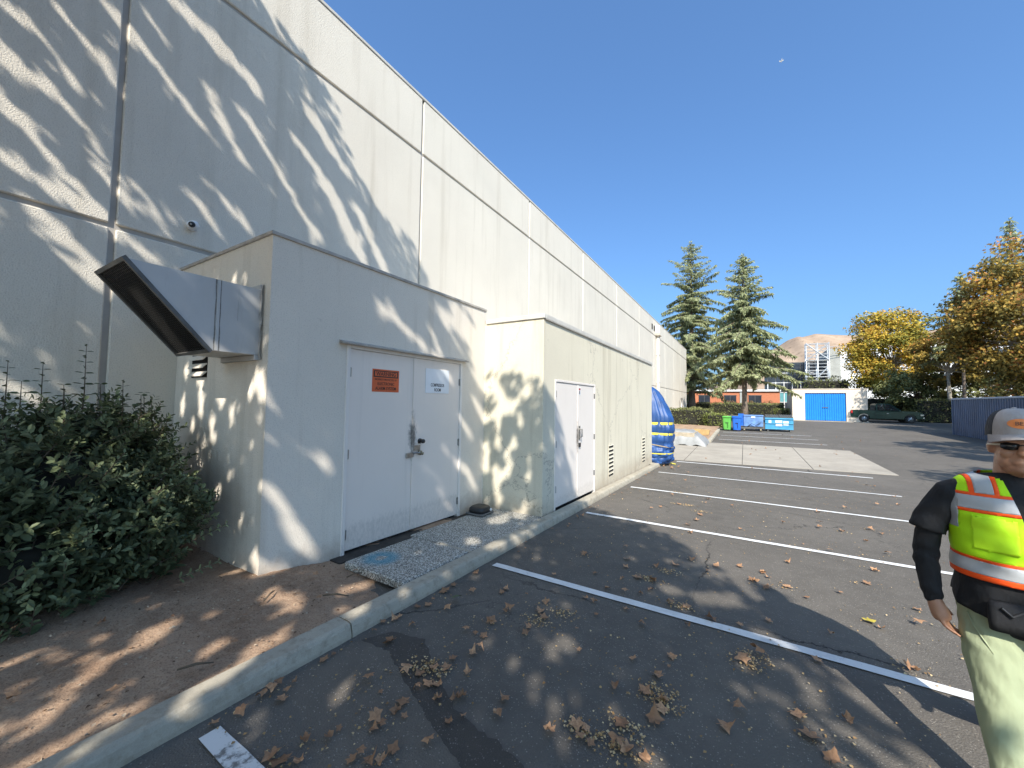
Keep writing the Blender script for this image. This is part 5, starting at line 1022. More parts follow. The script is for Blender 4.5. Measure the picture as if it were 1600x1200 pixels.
def person():
    px_, py_ = 1.12, 2.87; z0 = gz(py_)
    t = thing('person', 'person in lime safety vest, grey cap and sunglasses walking at the right edge', 'person', (px_, py_, z0), R(-3))
    t.location.z = z0
    M_SKIN = None
    m, nd, lk, bs = nodes('skin'); co = opos(nd); n1 = noise(nd, lk, co, 14, 4); lk.new(mixc(nd, lk, maprange(nd, lk, n1, .3, .7), (.33, .165, .10), (.45, .24, .15)), bs.inputs['Base Color']); bs.inputs['Roughness'].default_value = .5
    try: bs.inputs['Subsurface Weight'].default_value = .08; bs.inputs['Subsurface Radius'].default_value = (.02, .008, .004)
    except Exception: pass
    M_SKIN = m
    M_SHIRT = cloth('black_cotton', (.021, .021, .023), .85, .8, 9); M_VEST = cloth('lime_mesh_fabric', (.45, .80, .012), .7, .25, 8, 260); M_SILV = cloth('reflective_tape', (.42, .43, .44), .38, .15, 8); M_ORT = cloth('orange_trim', (.95, .10, .015), .6, .15, 8)
    M_PANT = cloth('sage_trousers', (.31, .345, .215), .85, .75, 8); M_CAPF = cloth('grey_cap_cloth', (.40, .36, .345), 1.0, .25, 30); M_CAPM = cloth('dark_cap_mesh', (.05, .05, .055), .8, .3, 60); M_GREYB = cloth('grey_binding', (.33, .34, .35), .7, .1, 10)
    # ---- body, one continuous surface; the head is turned a little to its left
    HT = Matrix.Translation((0.0, -.015, 1.60)) @ Matrix.Rotation(R(-9), 4, 'Z')
    def H(x, y, z): v = HT @ Vector((x, y, z)); return (v.x, v.y, v.z)
    b = MB()
    def hell(c, r, n=18, k=12):
        q = MB(); q.ell(c, r, n, k); b.add([H(*p) for p in q.v], q.f)
    hell((0, .012, .045), (.078, .098, .098)); hell((0, -.02, -.035), (.070, .080, .085)); hell((0, -.055, -.095), (.048, .045, .038)); hell((-.03, -.045, -.06), (.042, .045, .05)); hell((.03, -.045, -.06), (.042, .045, .05))
    hell((0, -.10, -.005), (.013, .018, .026)); hell((0, -.112, -.022), (.018, .017, .014)); hell((0, -.088, .035), (.052, .022, .014))
    hell((0, -.094, -.064), (.027, .014, .0075)); hell((0, -.092, -.077), (.022, .014, .0075)); hell((0, -.088, -.10), (.024, .02, .018))
    for s in (-1, 1):
        hell((s * .079, .012, .0), (.012, .022, .034)); hell((s * .042, -.078, -.022), (.026, .022, .022))
    b.loft([(0, .02, 1.40, .088, .085), (0, .012, 1.46, .070, .072), (0, .005, 1.52, .066, .070), (0, 0, 1.56, .064, .07)], 20)
    b.loft([(0, 0, .84, .165, .115), (0, 0, .95, .18, .13), (0, 0, 1.1, .19, .13), (0, 0, 1.25, .20, .125), (0, .01, 1.36, .18, .10), (0, .015, 1.43, .12, .08), (0, .015, 1.46, .07, .07)], 28)
    armR = [(-.18, .01, 1.37), (-.285, .02, 1.22), (-.312, .015, 1.03), (-.308, -.01, .92), (-.303, -.03, .825)]
    armL = [(.18, .01, 1.37), (.275, -.0, 1.22), (.305, -.06, 1.06), (.29, -.16, .98), (.27, -.24, .90)]
    for A in (armR, armL): chain(b, A, [.050, .047, .042, .038, .029])
    # hands: palm, four fingers of different length, thumb leaving the side of the palm
    def hand(W, d, side, palmn, L=.19):
        W = Vector(W); d = Vector(d).normalized(); palmn = Vector(palmn).normalized(); sd = d.cross(palmn).normalized() * side
        b.tube([W - d * .01, W + d * .03, W + d * .075, W + d * .095], [.028, .034, .037, .030], 12)
        for k, (o_, ln, cl) in enumerate(((-.030, .068, .5), (-.010, .080, .42), (.010, .076, .5), (.029, .060, .6))):
            p0 = W + d * .085 + sd * o_; p1 = p0 + d * ln * .45 + palmn * ln * cl * .16; p2 = p1 + d * ln * .33 + palmn * ln * cl * .42; p3 = p2 + d * ln * .22 + palmn * ln * cl * .5
            b.tube([p0 - d * .02, p0, p1, p2, p3], [.0105, .0105, .0095, .0085, .0065], 8)
        q0 = W + d * .02 - sd * .028; q1 = q0 + d * .032 - sd * .022 + palmn * .012; q2 = q1 + d * .032 - sd * .004 + palmn * .014; b.tube([q0, q1, q2], [.014, .012, .008], 8)
    hand((-.300, -.035, .81), (.28, -.16, -.94), 1, (.75, -.35, .28)); hand((.265, -.25, .89), (-.1, -.5, -.85), -1, (-.8, .3, 0))
    legR = [(-.10, 0, .86), (-.115, -.07, .66), (-.12, -.13, .48), (-.115, -.20, .28), (-.105, -.30, .10)]; legL = [(.10, 0, .86), (.105, .07, .66), (.10, .13, .48), (.095, .27, .30), (.09, .40, .14)]
    for Lg in (legR, legL): chain(b, Lg, [.10, .082, .06, .052, .042])
    me = remesh(b, .0062, 3); me.materials.append(M_SKIN); body = mkobj('body', me, t)
    # ---- shirt torso + sleeves
    tors = MB(); tors.loft([(0, 0, .74, .205, .150), (0, 0, .80, .210, .152), (0, 0, .90, .212, .155), (0, -.005, 1.0, .213, .158), (0, -.005, 1.12, .215, .152), (0, 0, 1.24, .222, .142), (0, .008, 1.33, .228, .128), (0, .012, 1.385, .222, .108), (0, .015, 1.425, .188, .092), (0, .018, 1.452, .135, .082), (0, .015, 1.478, .085, .078)], 40, power=2.25)
    full = MB(); full.add(tors.v, tors.f)
    for s_, A in ((-1, [(-.165, .012, 1.385), (-.215, .014, 1.352), (-.262, .018, 1.27), (-.292, .02, 1.20), (-.305, .02, 1.15)]), (1, [(.165, .012, 1.385), (.215, .01, 1.352), (.255, .0, 1.27), (.285, -.01, 1.20), (.295, -.02, 1.15)])):
        full.tube(A, [.055, .066, .064, .068, .073], 20)
    me = remesh(full, .009, 4); wrinkle(me, .003, 55, 35); bm = bmesh.new(); bm.from_mesh(me)     # trim the neck opening flat and the hem
    bmesh.ops.bisect_plane(bm, geom=bm.verts[:] + bm.edges[:] + bm.faces[:], plane_co=(0, 0, 1.468), plane_no=(0, .25, 1), clear_outer=True); bm.to_mesh(me); bm.free(); me.materials.append(M_SHIRT); mkobj('t_shirt', me, t)
    sl = MB(); chain(sl, [(-.285, .02, 1.24), (-.312, .018, 1.04), (-.310, -.008, .92), (-.304, -.03, .826)], [.050, .051, .045, .038]); me = remesh(sl, .007, 3); wrinkle(me, .0035, 85, 40); me.materials.append(M_SHIRT); mkobj('sleeve', me, t)
    sl = MB(); chain(sl, [(.275, .0, 1.24), (.306, -.06, 1.06), (.29, -.16, .98), (.27, -.235, .905)], [.062, .054, .047, .038]); me = remesh(sl, .007, 3); wrinkle(me, .0035, 85, 40); me.materials.append(M_SHIRT); mkobj('sleeve', me, t)
    # ---- vest cut from the torso surface
    vm = remesh(tors, .011, 3); bm = bmesh.new(); bm.from_mesh(vm)
    for v in bm.verts: v.co += v.normal * (.012 + .0035 * math.sin(v.co.x * 34 + v.co.z * 22) * math.sin(v.co.z * 19 + 1) + .0018 * math.sin(v.co.z * 75 + v.co.x * 30))
    def cut(co, no, **k): bmesh.ops.bisect_plane(bm, geom=bm.verts[:] + bm.edges[:] + bm.faces[:], plane_co=co, plane_no=no, **k)
    cut((0, 0, .975), (0, 0, -1), clear_outer=True); cut((0, 0, 1.462), (0, -.1, 1), clear_outer=True)
    for z in (.99, 1.002, 1.062, 1.075, 1.285, 1.30, 1.362, 1.376): cut((0, 0, z), (0, 0, 1))
    for x in (.088, .104, .160, .176): cut((-x, 0, 0), (1, 0, 0)); cut((x, 0, 0), (1, 0, 0))
    for x in (-.214, .214): cut((x, 0, 0), (1, 0, 0))
    cut((0, 0, 1.2), (0, 0, 1))
    nv = Vector((.405, 0, -.078)).normalized()
    cut((0, 0, 1.10), (nv.x, 0, nv.z)); cut((0, 0, 1.10), (-nv.x, 0, nv.z)); cut((0, 0, 0), (1, 0, 0)); cut((.012, 0, 0), (1, 0, 0)); cut((-.012, 0, 0), (1, 0, 0))
    parts = {'vest': [], 'reflective_tape': [], 'orange_trim': [], 'edge_binding': []}
    dele = []
    for f in bm.faces:
        c = f.calc_center_median(); ax_ = abs(c.x)
        if c.y < .02 and c.z > 1.10 and ax_ < .078 * (c.z - 1.10) / .405 + .0: dele.append(f); continue
        if ax_ < .085 and c.z > 1.448 and c.y < .09: dele.append(f); continue
        z = c.z; k = 'vest'
        if ax_ > .214 and z > 1.2: k = 'edge_binding'
        elif 1.002 < z < 1.062 or 1.30 < z < 1.362: k = 'reflective_tape'
        elif .99 < z < 1.002 or 1.062 < z < 1.075 or 1.285 < z < 1.30 or 1.362 < z < 1.376 or z < .99: k = 'orange_trim'
        elif z > 1.376 and .104 < ax_ < .160: k = 'reflective_tape'
        elif z > 1.376 and (.088 < ax_ < .104 or .160 < ax_ < .176): k = 'orange_trim'
        parts[k].append(f)
    tags = {'vest': (M_VEST, 0), 'reflective_tape': (M_SILV, .0025), 'orange_trim': (M_ORT, .0018), 'edge_binding': (M_GREYB, .002)}
    root = None
    def islands(fs):
        S = set(fs); out = []
        while S:
            st = [S.pop()]; grp = []
            while st:
                f = st.pop(); grp.append(f)
                for e in f.edges:
                    for g2 in e.link_faces:
                        if g2 in S: S.discard(g2); st.append(g2)
            out.append(grp)
        return [g_ for g_ in out if len(g_) > 6]
    for k, fs_all in parts.items():
        mt_, of = tags[k]
        for fs in islands(fs_all):
            idx = {}; V = []; F = []
            for f in fs:
                q = []
                for v in f.verts:
                    key = (round(v.co.x, 5), round(v.co.y, 5), round(v.co.z, 5))
                    if key not in idx: idx[key] = len(V); p = v.co + v.normal * of; V.append((p.x, p.y, p.z))
                    q.append(idx[key])
                F.append(tuple(q))
            mm = bpy.data.meshes.new(k); mm.from_pydata(V, [], F); mm.materials.append(mt_); mm.polygons.foreach_set('use_smooth', [True] * len(F)); mm.update()
            o = mkobj(k if k != 'vest' or root is None else 'vest_panel', mm, t if root is None else root)
            so = o.modifiers.new('thick', 'SOLIDIFY'); so.thickness = .003; so.offset = -1
            if root is None: root = o
    # pocket on the vest chest
    V = []; F = []; idx = {}
    for f in bm.faces:
        c = f.calc_center_median()
        if c.y < -.05 and -.178 < c.x < -.055 and 1.115 < c.z < 1.268:
            q = []
            for v in f.verts:
                key = v.index if v.index >= 0 else id(v); key = (round(v.co.x, 5), round(v.co.z, 5))
                if key not in idx: idx[key] = len(V); p = v.co + v.normal * .005; V.append((p.x, p.y, p.z))
                q.append(idx[key])
            F.append(tuple(q))
    if F:
        mm = bpy.data.meshes.new('pocket'); mm.from_pydata(V, [], F); mm.materials.append(cloth('lime_pocket', (.52, .86, .02), .6, .15, 8)); mm.polygons.foreach_set('use_smooth', [True] * len(F)); mm.update(); o = mkobj('pocket', mm, root); so = o.modifiers.new('thick', 'SOLIDIFY'); so.thickness = .004; so.offset = -1
    bm.free()
    # ---- black jacket hem and pouch that show under the vest
    hb = MB(); n = 48; V = []; rows = 12
    for j in range(rows + 1):
        tz = j / rows
        for k in range(n):
            a = 2 * math.pi * k / n; c, s = math.cos(a), math.sin(a)
            zb = .80 + .05 * abs(c) - .045 * max(0, -s) + .012 * math.sin(a * 5); z = 1.0 + (zb - 1.0) * tz; f = 1 + .028 * math.sin(a * 9 + tz * 3) * tz + .015 * math.sin(a * 17) * tz
            V.append((math.copysign(abs(c) ** .9, c) * (.205 + .022 * tz) * f, math.copysign(abs(s) ** .9, s) * (.152 + .022 * tz) * f - .004, z))
    F = [(j * n + k, j * n + (k + 1) % n, (j + 1) * n + (k + 1) % n, (j + 1) * n + k) for j in range(rows) for k in range(n)]
    hb.add(V, F); o = hb.build('jacket_hem', M_SHIRT, t, True, local=True); so = o.modifiers.new('thick', 'SOLIDIFY'); so.thickness = .006
    pb = MB(); pb.loft([(-.095, -.172, .775, .062, .022), (-.095, -.182, .82, .068, .028), (-.095, -.180, .885, .066, .024), (-.095, -.172, .905, .06, .016)], 20, power=3.4); pb.build('belt_pouch', M_SHIRT, t, True, local=True)
    pb = MB(); pb.tube([(-.13, -.21, .89), (-.10, -.215, .86), (-.06, -.205, .885)], .006, 6); pb.build('pouch_strap', M_BLACK, t, local=True)
    # ---- trousers
    tr = MB(); tr.loft([(0, 0, .72, .19, .14), (0, 0, .80, .198, .145), (0, 0, .92, .195, .14), (0, 0, .98, .188, .135)], 32)
    chain(tr, [(-.105, -.005, .82), (-.118, -.065, .66), (-.122, -.13, .48), (-.117, -.19, .30), (-.108, -.29, .085)], [.118, .104, .088, .082, .075]); chain(tr, [(.105, .005, .82), (.107, .07, .66), (.10, .13, .48), (.095, .26, .31), (.09, .385, .155)], [.118, .104, .088, .082, .075])
    me = remesh(tr, .010, 4); wrinkle(me, .0032, 48, 52); me.materials.append(M_PANT)
    for v in me.vertices:   # soft folds behind the knee and along the thigh
        p = v.co; w = .0022 * math.sin(p.z * 70 + p.x * 60 + p.y * 20) * max(0, math.sin(p.z * 9 + 1)) + .004 * math.sin(p.z * 15 - p.x * 25 + p.y * 8); n_ = Vector((p.x - (-.11 if p.x < 0 else .1), p.y, 0)); n_ = n_.normalized() if n_.length > 0 else n_; v.co = p + n_ * w
    mkobj('trousers', me, t)
    for (za, zb_) in ((.80, .66),):
        sp_ = MB(); sp_.tube([(-.20, -.075, .80), (-.19, -.115, .75), (-.165, -.15, .70), (-.145, -.165, .66)], .004, 6); sp_.build('pocket_seam', M_PANT, t, local=True)
    # ---- boots
    for (x, y, z, pt) in ((-.105, -.325, .0, 0), (.09, .43, .03, 1)):
        s_ = MB(); s_.loft([(x, y - .05, z + .0, .048, .135), (x, y - .05, z + .03, .052, .14), (x, y - .045, z + .06, .048, .125), (x, y - .0, z + .10, .045, .075), (x, y + .02, z + .17, .046, .055)], 20); s_.build('boot', simple('boot_leather_%d' % pt, (.06, .045, .03), .6), t, True, local=True)
    # ---- cap
    def hbuild(mbx, name, mt_, parent, smooth=True):
        mbx.v = [H(*p) for p in mbx.v]; return mbx.build(name, mt_, parent, smooth, local=True)
    def dome(a0, a1, rr, z0_, z1_, n=20, k=10):
        q = MB(); V = []
        for i in range(k + 1):
            ph = math.pi / 2 * i / k
            for j in range(n + 1):
                a = a0 + (a1 - a0) * j / n; ce = math.cos(ph) ** .62; V.append((rr[0] * ce * math.cos(a), .012 + rr[1] * ce * math.sin(a), z0_ + (z1_ - z0_) * math.sin(ph) ** .9))
        q.add(V, [(i * (n + 1) + j, i * (n + 1) + j + 1, (i + 1) * (n + 1) + j + 1, (i + 1) * (n + 1) + j) for i in range(k) for j in range(n)]); return q
    cf = hbuild(dome(R(212), R(328), (.095, .118), .062, .190), 'cap_front', M_CAPF, t); hbuild(dome(R(-32), R(212), (.094, .1165), .055, .189), 'cap_mesh', M_CAPM, cf)
    for aa in (R(212), R(328)):
        sq = MB(); sq.tube([(.0965 * math.cos(R(90) * i / 9) ** .62 * math.cos(aa), .012 + .1195 * math.cos(R(90) * i / 9) ** .62 * math.sin(aa), .062 + .129 * math.sin(R(90) * i / 9) ** .9) for i in range(9)], .0016, 5); hbuild(sq, 'cap_seam', M_CAPM, cf)
    sq = MB(); sq.ell((0, .012, .191), (.009, .009, .005), 10, 6); hbuild(sq, 'cap_button', M_CAPF, cf)
    q = MB(); V = []; n = 18
    for lay in (0, 1):
        for i in range(2):
            for j in range(n + 1):
                a = R(198) + R(144) * j / n; e = math.sin(math.pi * j / n); ext_ = (.0 if i == 0 else .072 * e ** .6)
                V.append(((.095 + ext_ * .25) * math.cos(a), .012 + (.117 + ext_) * math.sin(a), .066 - (.018 * i) + .004 * lay - .022 * (abs(math.cos(a))) ** 2 * i - .010 * abs(math.cos(a))))
    m_ = n + 1
    F = [(j, j + 1, m_ + j + 1, m_ + j) for j in range(n)] + [(2 * m_ + j, 2 * m_ + m_ + j, 2 * m_ + m_ + j + 1, 2 * m_ + j + 1) for j in range(n)] + [(m_ + j, m_ + j + 1, 3 * m_ + j + 1, 3 * m_ + j) for j in range(n)]
    q.add(V, F); hbuild(q, 'cap_brim', M_CAPF, cf)
    # oval leather patch with letters, bent round the cap front
    q = MB(); V = [(0, 0, 0)]; rad = (.040, .023); Z = .118
    def onfront(x, z):   # point on the cap front at sideways offset x, height z
        ph = math.asin(min(1, max(0, (z - .062) / .128)) ** (1 / .9)); ce = math.cos(ph) ** .62; a = math.asin(max(-1, min(1, x / (.094 * ce)))); return (x, .012 - .116 * ce * math.cos(a) - .0035, z)
    rings = 4; V = [onfront(0, Z)]; F = []
    for i in range(1, rings + 1):
        for j in range(24): a = 2 * math.pi * j / 24; V.append(onfront(rad[0] * i / rings * math.cos(a), Z + rad[1] * i / rings * math.sin(a)))
    F = [(0, 1 + j, 1 + (j + 1) % 24) for j in range(24)] + [(1 + i * 24 + j, 1 + i * 24 + (j + 1) % 24, 1 + (i + 1) * 24 + (j + 1) % 24, 1 + (i + 1) * 24 + j) for i in range(rings - 1) for j in range(24)]
    q.add(V, F); pt_ = hbuild(q, 'cap_patch', simple('orange_leather', (.85, .26, .07), .6, .1, 30), cf)
    pc = onfront(-.006, Z); MT = HT @ Matrix.Translation((pc[0], pc[1] - .003, pc[2])) @ Matrix.Rotation(R(90), 4, 'X')
    o = text_mesh('lettering', 'BE', .024, simple('patch_ink', (.24, .10, .05), .6), pt_, Matrix.Translation(ORG[pt_.name]) @ MT, .0006, 1.0)
    # shirt print
    M_PR = simple('shirt_print', (.7, .7, .7), .6)
    def fit_front(o):
        for v in o.data.vertices: v.co.y = -(.142 * (1 - min(1, abs(v.co.x) / .218) ** 2.25) ** (1 / 2.25)) - .006 + .0
    o = text_mesh('shirt_print', 'ea', .085, M_PR, t, Matrix.Translation(ORG[t.name]) @ Matrix.Translation((.018, -.14, 1.285)) @ Matrix.Rotation(R(90), 4, 'X'), .001); fit_front(o)
    # ---- sunglasses
    M_LENS = simple('dark_lens', (.012, .012, .013), .06, .1, 5, 0, 0, 60, .8)
    lens = None
    for s in (-1, 1):
        q = MB(); V = []; 
        for lay in (0, .004):
            for j in range(14):
                a = 2 * math.pi * j / 14; x = s * .034 + .030 * math.cos(a); z = .012 + .018 * math.copysign(abs(math.sin(a)) ** .7, math.sin(a)); V.append((x, -.100 - lay + .95 * x * x * 4, z))
        q.add(V, [tuple(range(14))[::-1], tuple(range(14, 28))] + [(j, (j + 1) % 14, 14 + (j + 1) % 14, 14 + j) for j in range(14)])
        o = hbuild(q, 'sunglass_lens', M_LENS, t, True)
        q = MB(); q.tube([(s * .062, -.088, .018), (s * .076, -.06, .016), (s * .086, .0, .012), (s * .087, .02, .004)], [.005, .006, .005, .004], 6); hbuild(q, 'sunglass_arm', simple('tan_arm_%d' % s, (.5, .42, .32), .4), t)
    q = MB(); q.tube([(-.012, -.104, .016), (0, -.106, .019), (.012, -.104, .016)], .003, 6); hbuild(q, 'sunglass_bridge', M_BLACK, t)
    # short dark hair below the cap
    q = MB(); q.loft([(0, .03, -.03, .066, .085), (0, .028, .0, .079, .092), (0, .02, .045, .083, .1), (0, .016, .075, .085, .104)], 24); q.v = [(x, max(y, -.005 - .3 * max(0, z)), z) for x, y, z in q.v]; hbuild(q, 'hair', simple('dark_hair', (.02, .014, .01), .7, .3, 60), t)
person()

# ================================================================== FALLEN LEAVES
def leaf_mesh(seed, curl):
    g = np.random.default_rng(seed)
    lob = [(0, .18), (20, .50), (38, .34), (62, .62), (86, .36), (115, .95), (140, .40)]  # angle from the stalk, radius
    pts = []
    out = [(-160, .35), (-140, .62), (-120, .48), (-98, .46), (-72, .84), (-58, .62), (-40, .58), (-22, .66), (-8, .82), (0, 1.0), (10, .80), (24, .64), (40, .58), (56, .66), (74, .86), (98, .46), (122, .48), (142, .64), (162, .34)]
    V = [(0, 0, 0)]
    mid = []
    for a, r in out:
        r *= g.uniform(.88, 1.1); a = R(a + g.uniform(-4, 4)); V.append((r * math.cos(a), r * math.sin(a) * .92, 0))
    n = len(out)
    for i in range(n): V.append((V[1 + i][0] * .52, V[1 + i][1] * .52, 0))
    F = [(0, 1 + n + i, 1 + n + i + 1) for i in range(n - 1)] + [(1 + n + i, 1 + i, 2 + i, 2 + n + i) for i in range(n - 1)]
    W = []
    ph = g.uniform(0, 6.28, 3); ax_ = g.uniform(0, math.pi)
    for x, y, z in V:
        r = math.hypot(x, y); q = x * math.cos(ax_) + y * math.sin(ax_); a = math.atan2(y, x)
        z = curl * .85 * (q * q * 1.1 + .25 * r * math.sin(3 * a + ph[0]) + .10 * r * math.sin(5 * a + ph[1])) + .03
        k = 1 - .28 * curl * abs(q) ; W.append((x * k, y * k, z))
    b = MB(); b.add(W, F); b.tube([(-.02, 0, .04), (-.30, .03, .05), (-.62, .10 * g.uniform(-1, 1), .03 + .2 * curl * g.random())], [.018, .014, .016], 4)
    me = bpy.data.meshes.new('fallen_leaf'); me.from_pydata(b.v, [], b.f); me.polygons.foreach_set('use_smooth', [True] * len(b.f)); me.update(); return me
def leafmat(name, c0, c1):
    m, nd, lk, b = nodes(name); oi = nd.new('ShaderNodeObjectInfo'); n1 = noise(nd, lk, opos(nd), 3.5, 5, .65)
    ca = mixc(nd, lk, oi.outputs['Random'], c0, c1); lk.new(mixc(nd, lk, maprange(nd, lk, n1, .35, .65, 0, .6), ca, tuple(q * .6 for q in c0)), b.inputs['Base Color']); b.inputs['Roughness'].default_value = .75; b.inputs['Specular IOR Level'].default_value = .2; return m
M_LEAFB = leafmat('dry_brown_leaf', (.27, .15, .085), (.54, .31, .17)); M_LEAFG = leafmat('green_fallen_leaf', (.09, .13, .05), (.12, .17, .07)); M_LEAFY = leafmat('yellow_fallen_leaf', (.42, .33, .05), (.46, .36, .07))
LM = []
for k in range(9):
    me = leaf_mesh(100 + k, (.12, .3, .5, .7, .85, 1.0, .45, .2, 1.2)[k]); me.materials.append(M_LEAFB); LM.append(me)
LG = leaf_mesh(200, .3); LG.materials.append(M_LEAFG); LY = leaf_mesh(201, .35); LY.materials.append(M_LEAFY)
LEAVES = [(-2.51,1.25,1),(-2.46,1.3,2),(-2.44,1.34,1),(-2.38,1.11,1),(-2.5,1,1),(-2.5,1.62,1),(-2.43,1.7,0),(-2.49,2.03,1),(-2.51,2.24,1),(-2.45,2.29,0),(-2.26,2.26,1),(-2.22,2.02,2),(-2.01,1.66,2),(-1.89,1.84,2),(-1.76,1.97,2),(-1.79,1.88,1),(-1.7,2.01,1),(-1.72,1.79,1),(-1.68,1.84,1),(-1.63,1.87,1),(-1.56,1.79,1),(-1.48,1.85,1),(-1.45,1.88,1),(-1.7,1.66,2),(-1.68,1.59,1),(-1.74,1.48,2),(-1.67,1.48,1),(-1.69,1.43,1),(-1.62,1.58,0),(-1.92,1.2,1),(-1.85,1.28,1),(-1.84,1.34,0),(-1.98,1.07,2),(-1.9,1.08,2),(-1.83,1.12,1),(-1.62,1.31,1),(-1.56,1.3,1),(-1.52,1.34,1),(-1.51,1.4,1),(-1.64,1.26,1),(-2.41,2.83,2),(-2.43,2.98,1),(-2.41,2.48,1),(-2.36,2.56,1),(-2.21,2.74,3),(-2.18,2.6,1),(-2.45,3.31,1),(-2.2,2.97,1),(-1.97,3.19,1),(-1.97,3.12,1),(-1.76,2.85,1),(-1.78,2.65,1),(-1.85,2.43,1),(-1.78,2.44,0),(-1.7,2.44,1),(-1.64,2.23,1),(-1.65,2.32,1),(-1.73,2.12,1),(-1.55,2.06,1),(-1.22,1.99,1),(-1.2,1.88,1),(-1.35,1.76,0),(-1.39,1.69,1),(-1.39,1.53,1),(-1.88,1.64,0),(-1.73,2.86,2),(-1.52,3.01,2),(-1.45,2.94,2),(-1.48,2.75,1),(-1.46,2.67,1),(-1.97,3.19,1),(-1.96,3.11,1),(-1.76,3.22,0),(-1.74,3.77,1),(-1.7,4.54,2),(-1.32,5.03,2),(-1.21,4.66,2),(-1.15,4.41,1),(-0.88,4.64,2),(-0.69,4.81,2),(-0.98,4.22,2),(-0.84,4.23,2),(-0.81,4,1),(-0.87,3.86,1),(-1.11,4.09,1),(-1.39,4.05,1),(-1.16,3.78,1),(-1.01,3.79,1),(-1.27,3.46,1),(-1.18,3.45,1),(-1.53,3.19,2),(-0.91,3.47,1),(-0.73,3.29,1),(-0.42,3.5,1),(-0.26,3.73,2),(-0.58,3.8,2),(-0.47,3.84,2),(-0.36,4.81,1),(-0.3,5.05,2),(-0.57,5.12,2),(-0.07,5.21,1),(0.05,4.85,2),(0.14,5.16,1),(0.16,4.7,1),(-0.69,2.81,1),(-0.47,2.98,1),(-0.46,2.85,0),(-0.5,2.73,2),(-0.72,2.47,1),(-0.55,2.52,2),(-0.44,2.52,2),(-0.44,2.43,2),(-0.45,2.32,2),(-0.59,2.2,2),(-0.81,2.07,2),(-0.74,2.04,1),(-0.76,1.98,1),(-0.7,1.99,1),(-0.58,2.04,2),(-0.54,2.06,2),(-0.44,2.04,2),(-0.06,2.68,1),(-0.12,2.49,2),(-0.02,3.2,2),(0.08,3.38,2),(-1.23,2,1),(-1.2,1.88,1),(-0.91,1.95,1),(-1.77,2.64,2),(-1.1,3.24,0),(-1.15,2.94,0),(-1.04,2.69,0),(-0.05,3.76,1),(0.06,4.83,2),(0.14,5.16,1),(0.2,5.04,1),(0.18,4.75,2),(0.34,4.89,2),(-0.08,5.21,1),(0.41,5.7,1),(0.99,7.82,1),(1.26,7.82,2),(1.68,8.27,1),(1.45,7.4,1),(0.93,6.53,1),(0.66,6.66,0),(1.57,6.86,1),(1.26,5.99,2),(1.07,5.48,2),(0.79,5.03,1),(0.48,4.69,1),(0.88,4.47,4),(0.94,4.37,1),(1.23,4.64,2),(1.33,4.99,1),(0.57,4.03,1),(0.97,3.78,2),(0.42,3.54,1),(0.23,2.82,2),(0.28,2.69,2),(0.48,2.93,1),(0.35,2.55,2),(0.15,3.98,1),(-1.39,11.34,2),(-1.58,10.44,1),(-1.36,7.69,1),(-1.12,8.18,2),(-0.68,9.07,2),(-0.64,9.59,1),(-0.69,7.51,2),(-0.71,7.1,2),(-0.78,6.7,2),(-0.23,8.67,1),(1.64,9.89,2),(1.14,9.14,2),(1.05,8.22,1),(1,7.84,2),(1.27,7.86,2),(1.67,8.22,2),(1.78,8.05,1),(2.72,14.57,2),(2.8,13.95,2),(2.71,15.63,1),(2.31,10.73,2),(2.7,11.07,2),(2.92,12.25,2),(-1.77,8.54,1),(1.18,18.66,2),(0.52,7.82,1),(-1.49,12.8,2),(1.19,10.56,1),(-0.68,8.62,1),(-1.37,9,1),(-0.08,6.97,1),(0.19,15.5,1),(2.93,16.33,1),(2.93,13.88,1),(-1.47,7.42,1),(-0.71,6.26,2)]
lr = random.Random(5)
def where(x, y):
    for i, (a, c) in enumerate(((-9, 1.0), (1.0, 3.64), (3.64, 6.44), (6.44, 9.38), (9.38, 12.43), (12.43, 16))):
        if a <= y < c: break
    nm = ['before the nearest stall line', 'in the first stall', 'in the second stall', 'in the third stall', 'in the fourth stall', 'in the fifth stall']
    return nm[i], i
def put_leaf(x, y, k, z=None, lab=None, grp=None):
    vi = lr.randrange(9); me = LG if k == 3 else LY if k == 4 else LM[vi]; look = ('flat', 'slightly cupped', 'cupped', 'curled', 'tightly curled', 'crumpled', 'wavy', 'nearly flat', 'rolled up')[vi]
    o = link(bpy.data.objects.new('fallen_leaf', me)); s = {0: .028, 1: .046, 2: .066, 3: .075, 4: .08}[k] * lr.uniform(.85, 1.2)
    o.scale = (s, s, s * lr.uniform(.8, 1.25)); o.rotation_euler = (lr.uniform(-.25, .25), lr.uniform(-.25, .25), lr.uniform(0, 6.28))
    if lr.random() < .25: o.rotation_euler = (math.pi + lr.uniform(-.3, .3), lr.uniform(-.3, .3), lr.uniform(0, 6.28))
    up = z if z is not None else gz(y) + .006
    o.location = (x, y, up + (.012 if abs(o.rotation_euler[0]) < 1 else s * .75))
    if lab is None:
        wh, i = where(x, y); side = 'near the kerb' if x < -.9 else 'away from the kerb'; sz = {0: 'small', 1: 'mid-sized', 2: 'large'}.get(k, '')
        lab = '%s %s brown leaf %s, %s' % (sz, look, wh, side); grp = '%s %s leaves %s %s' % (sz, look, wh, side)
    if k == 3: lab, grp = 'fresh green lobed leaf lying near the kerb', None
    if k == 4: lab, grp = 'yellow lobed leaf with a long stalk on sunlit asphalt', None
    tag(o, lab, 'leaf', grp); return o
for (x, y, k) in LEAVES:
    if x < -2.44: x = -2.42
    put_leaf(x, y, k)
for i in range(38):     # sparser leaves farther out
    put_leaf(lr.uniform(-1.5, 6), lr.uniform(16.5, 33), 2, None, 'dry leaf on the far asphalt or concrete apron', 'dry leaves on the far lot')
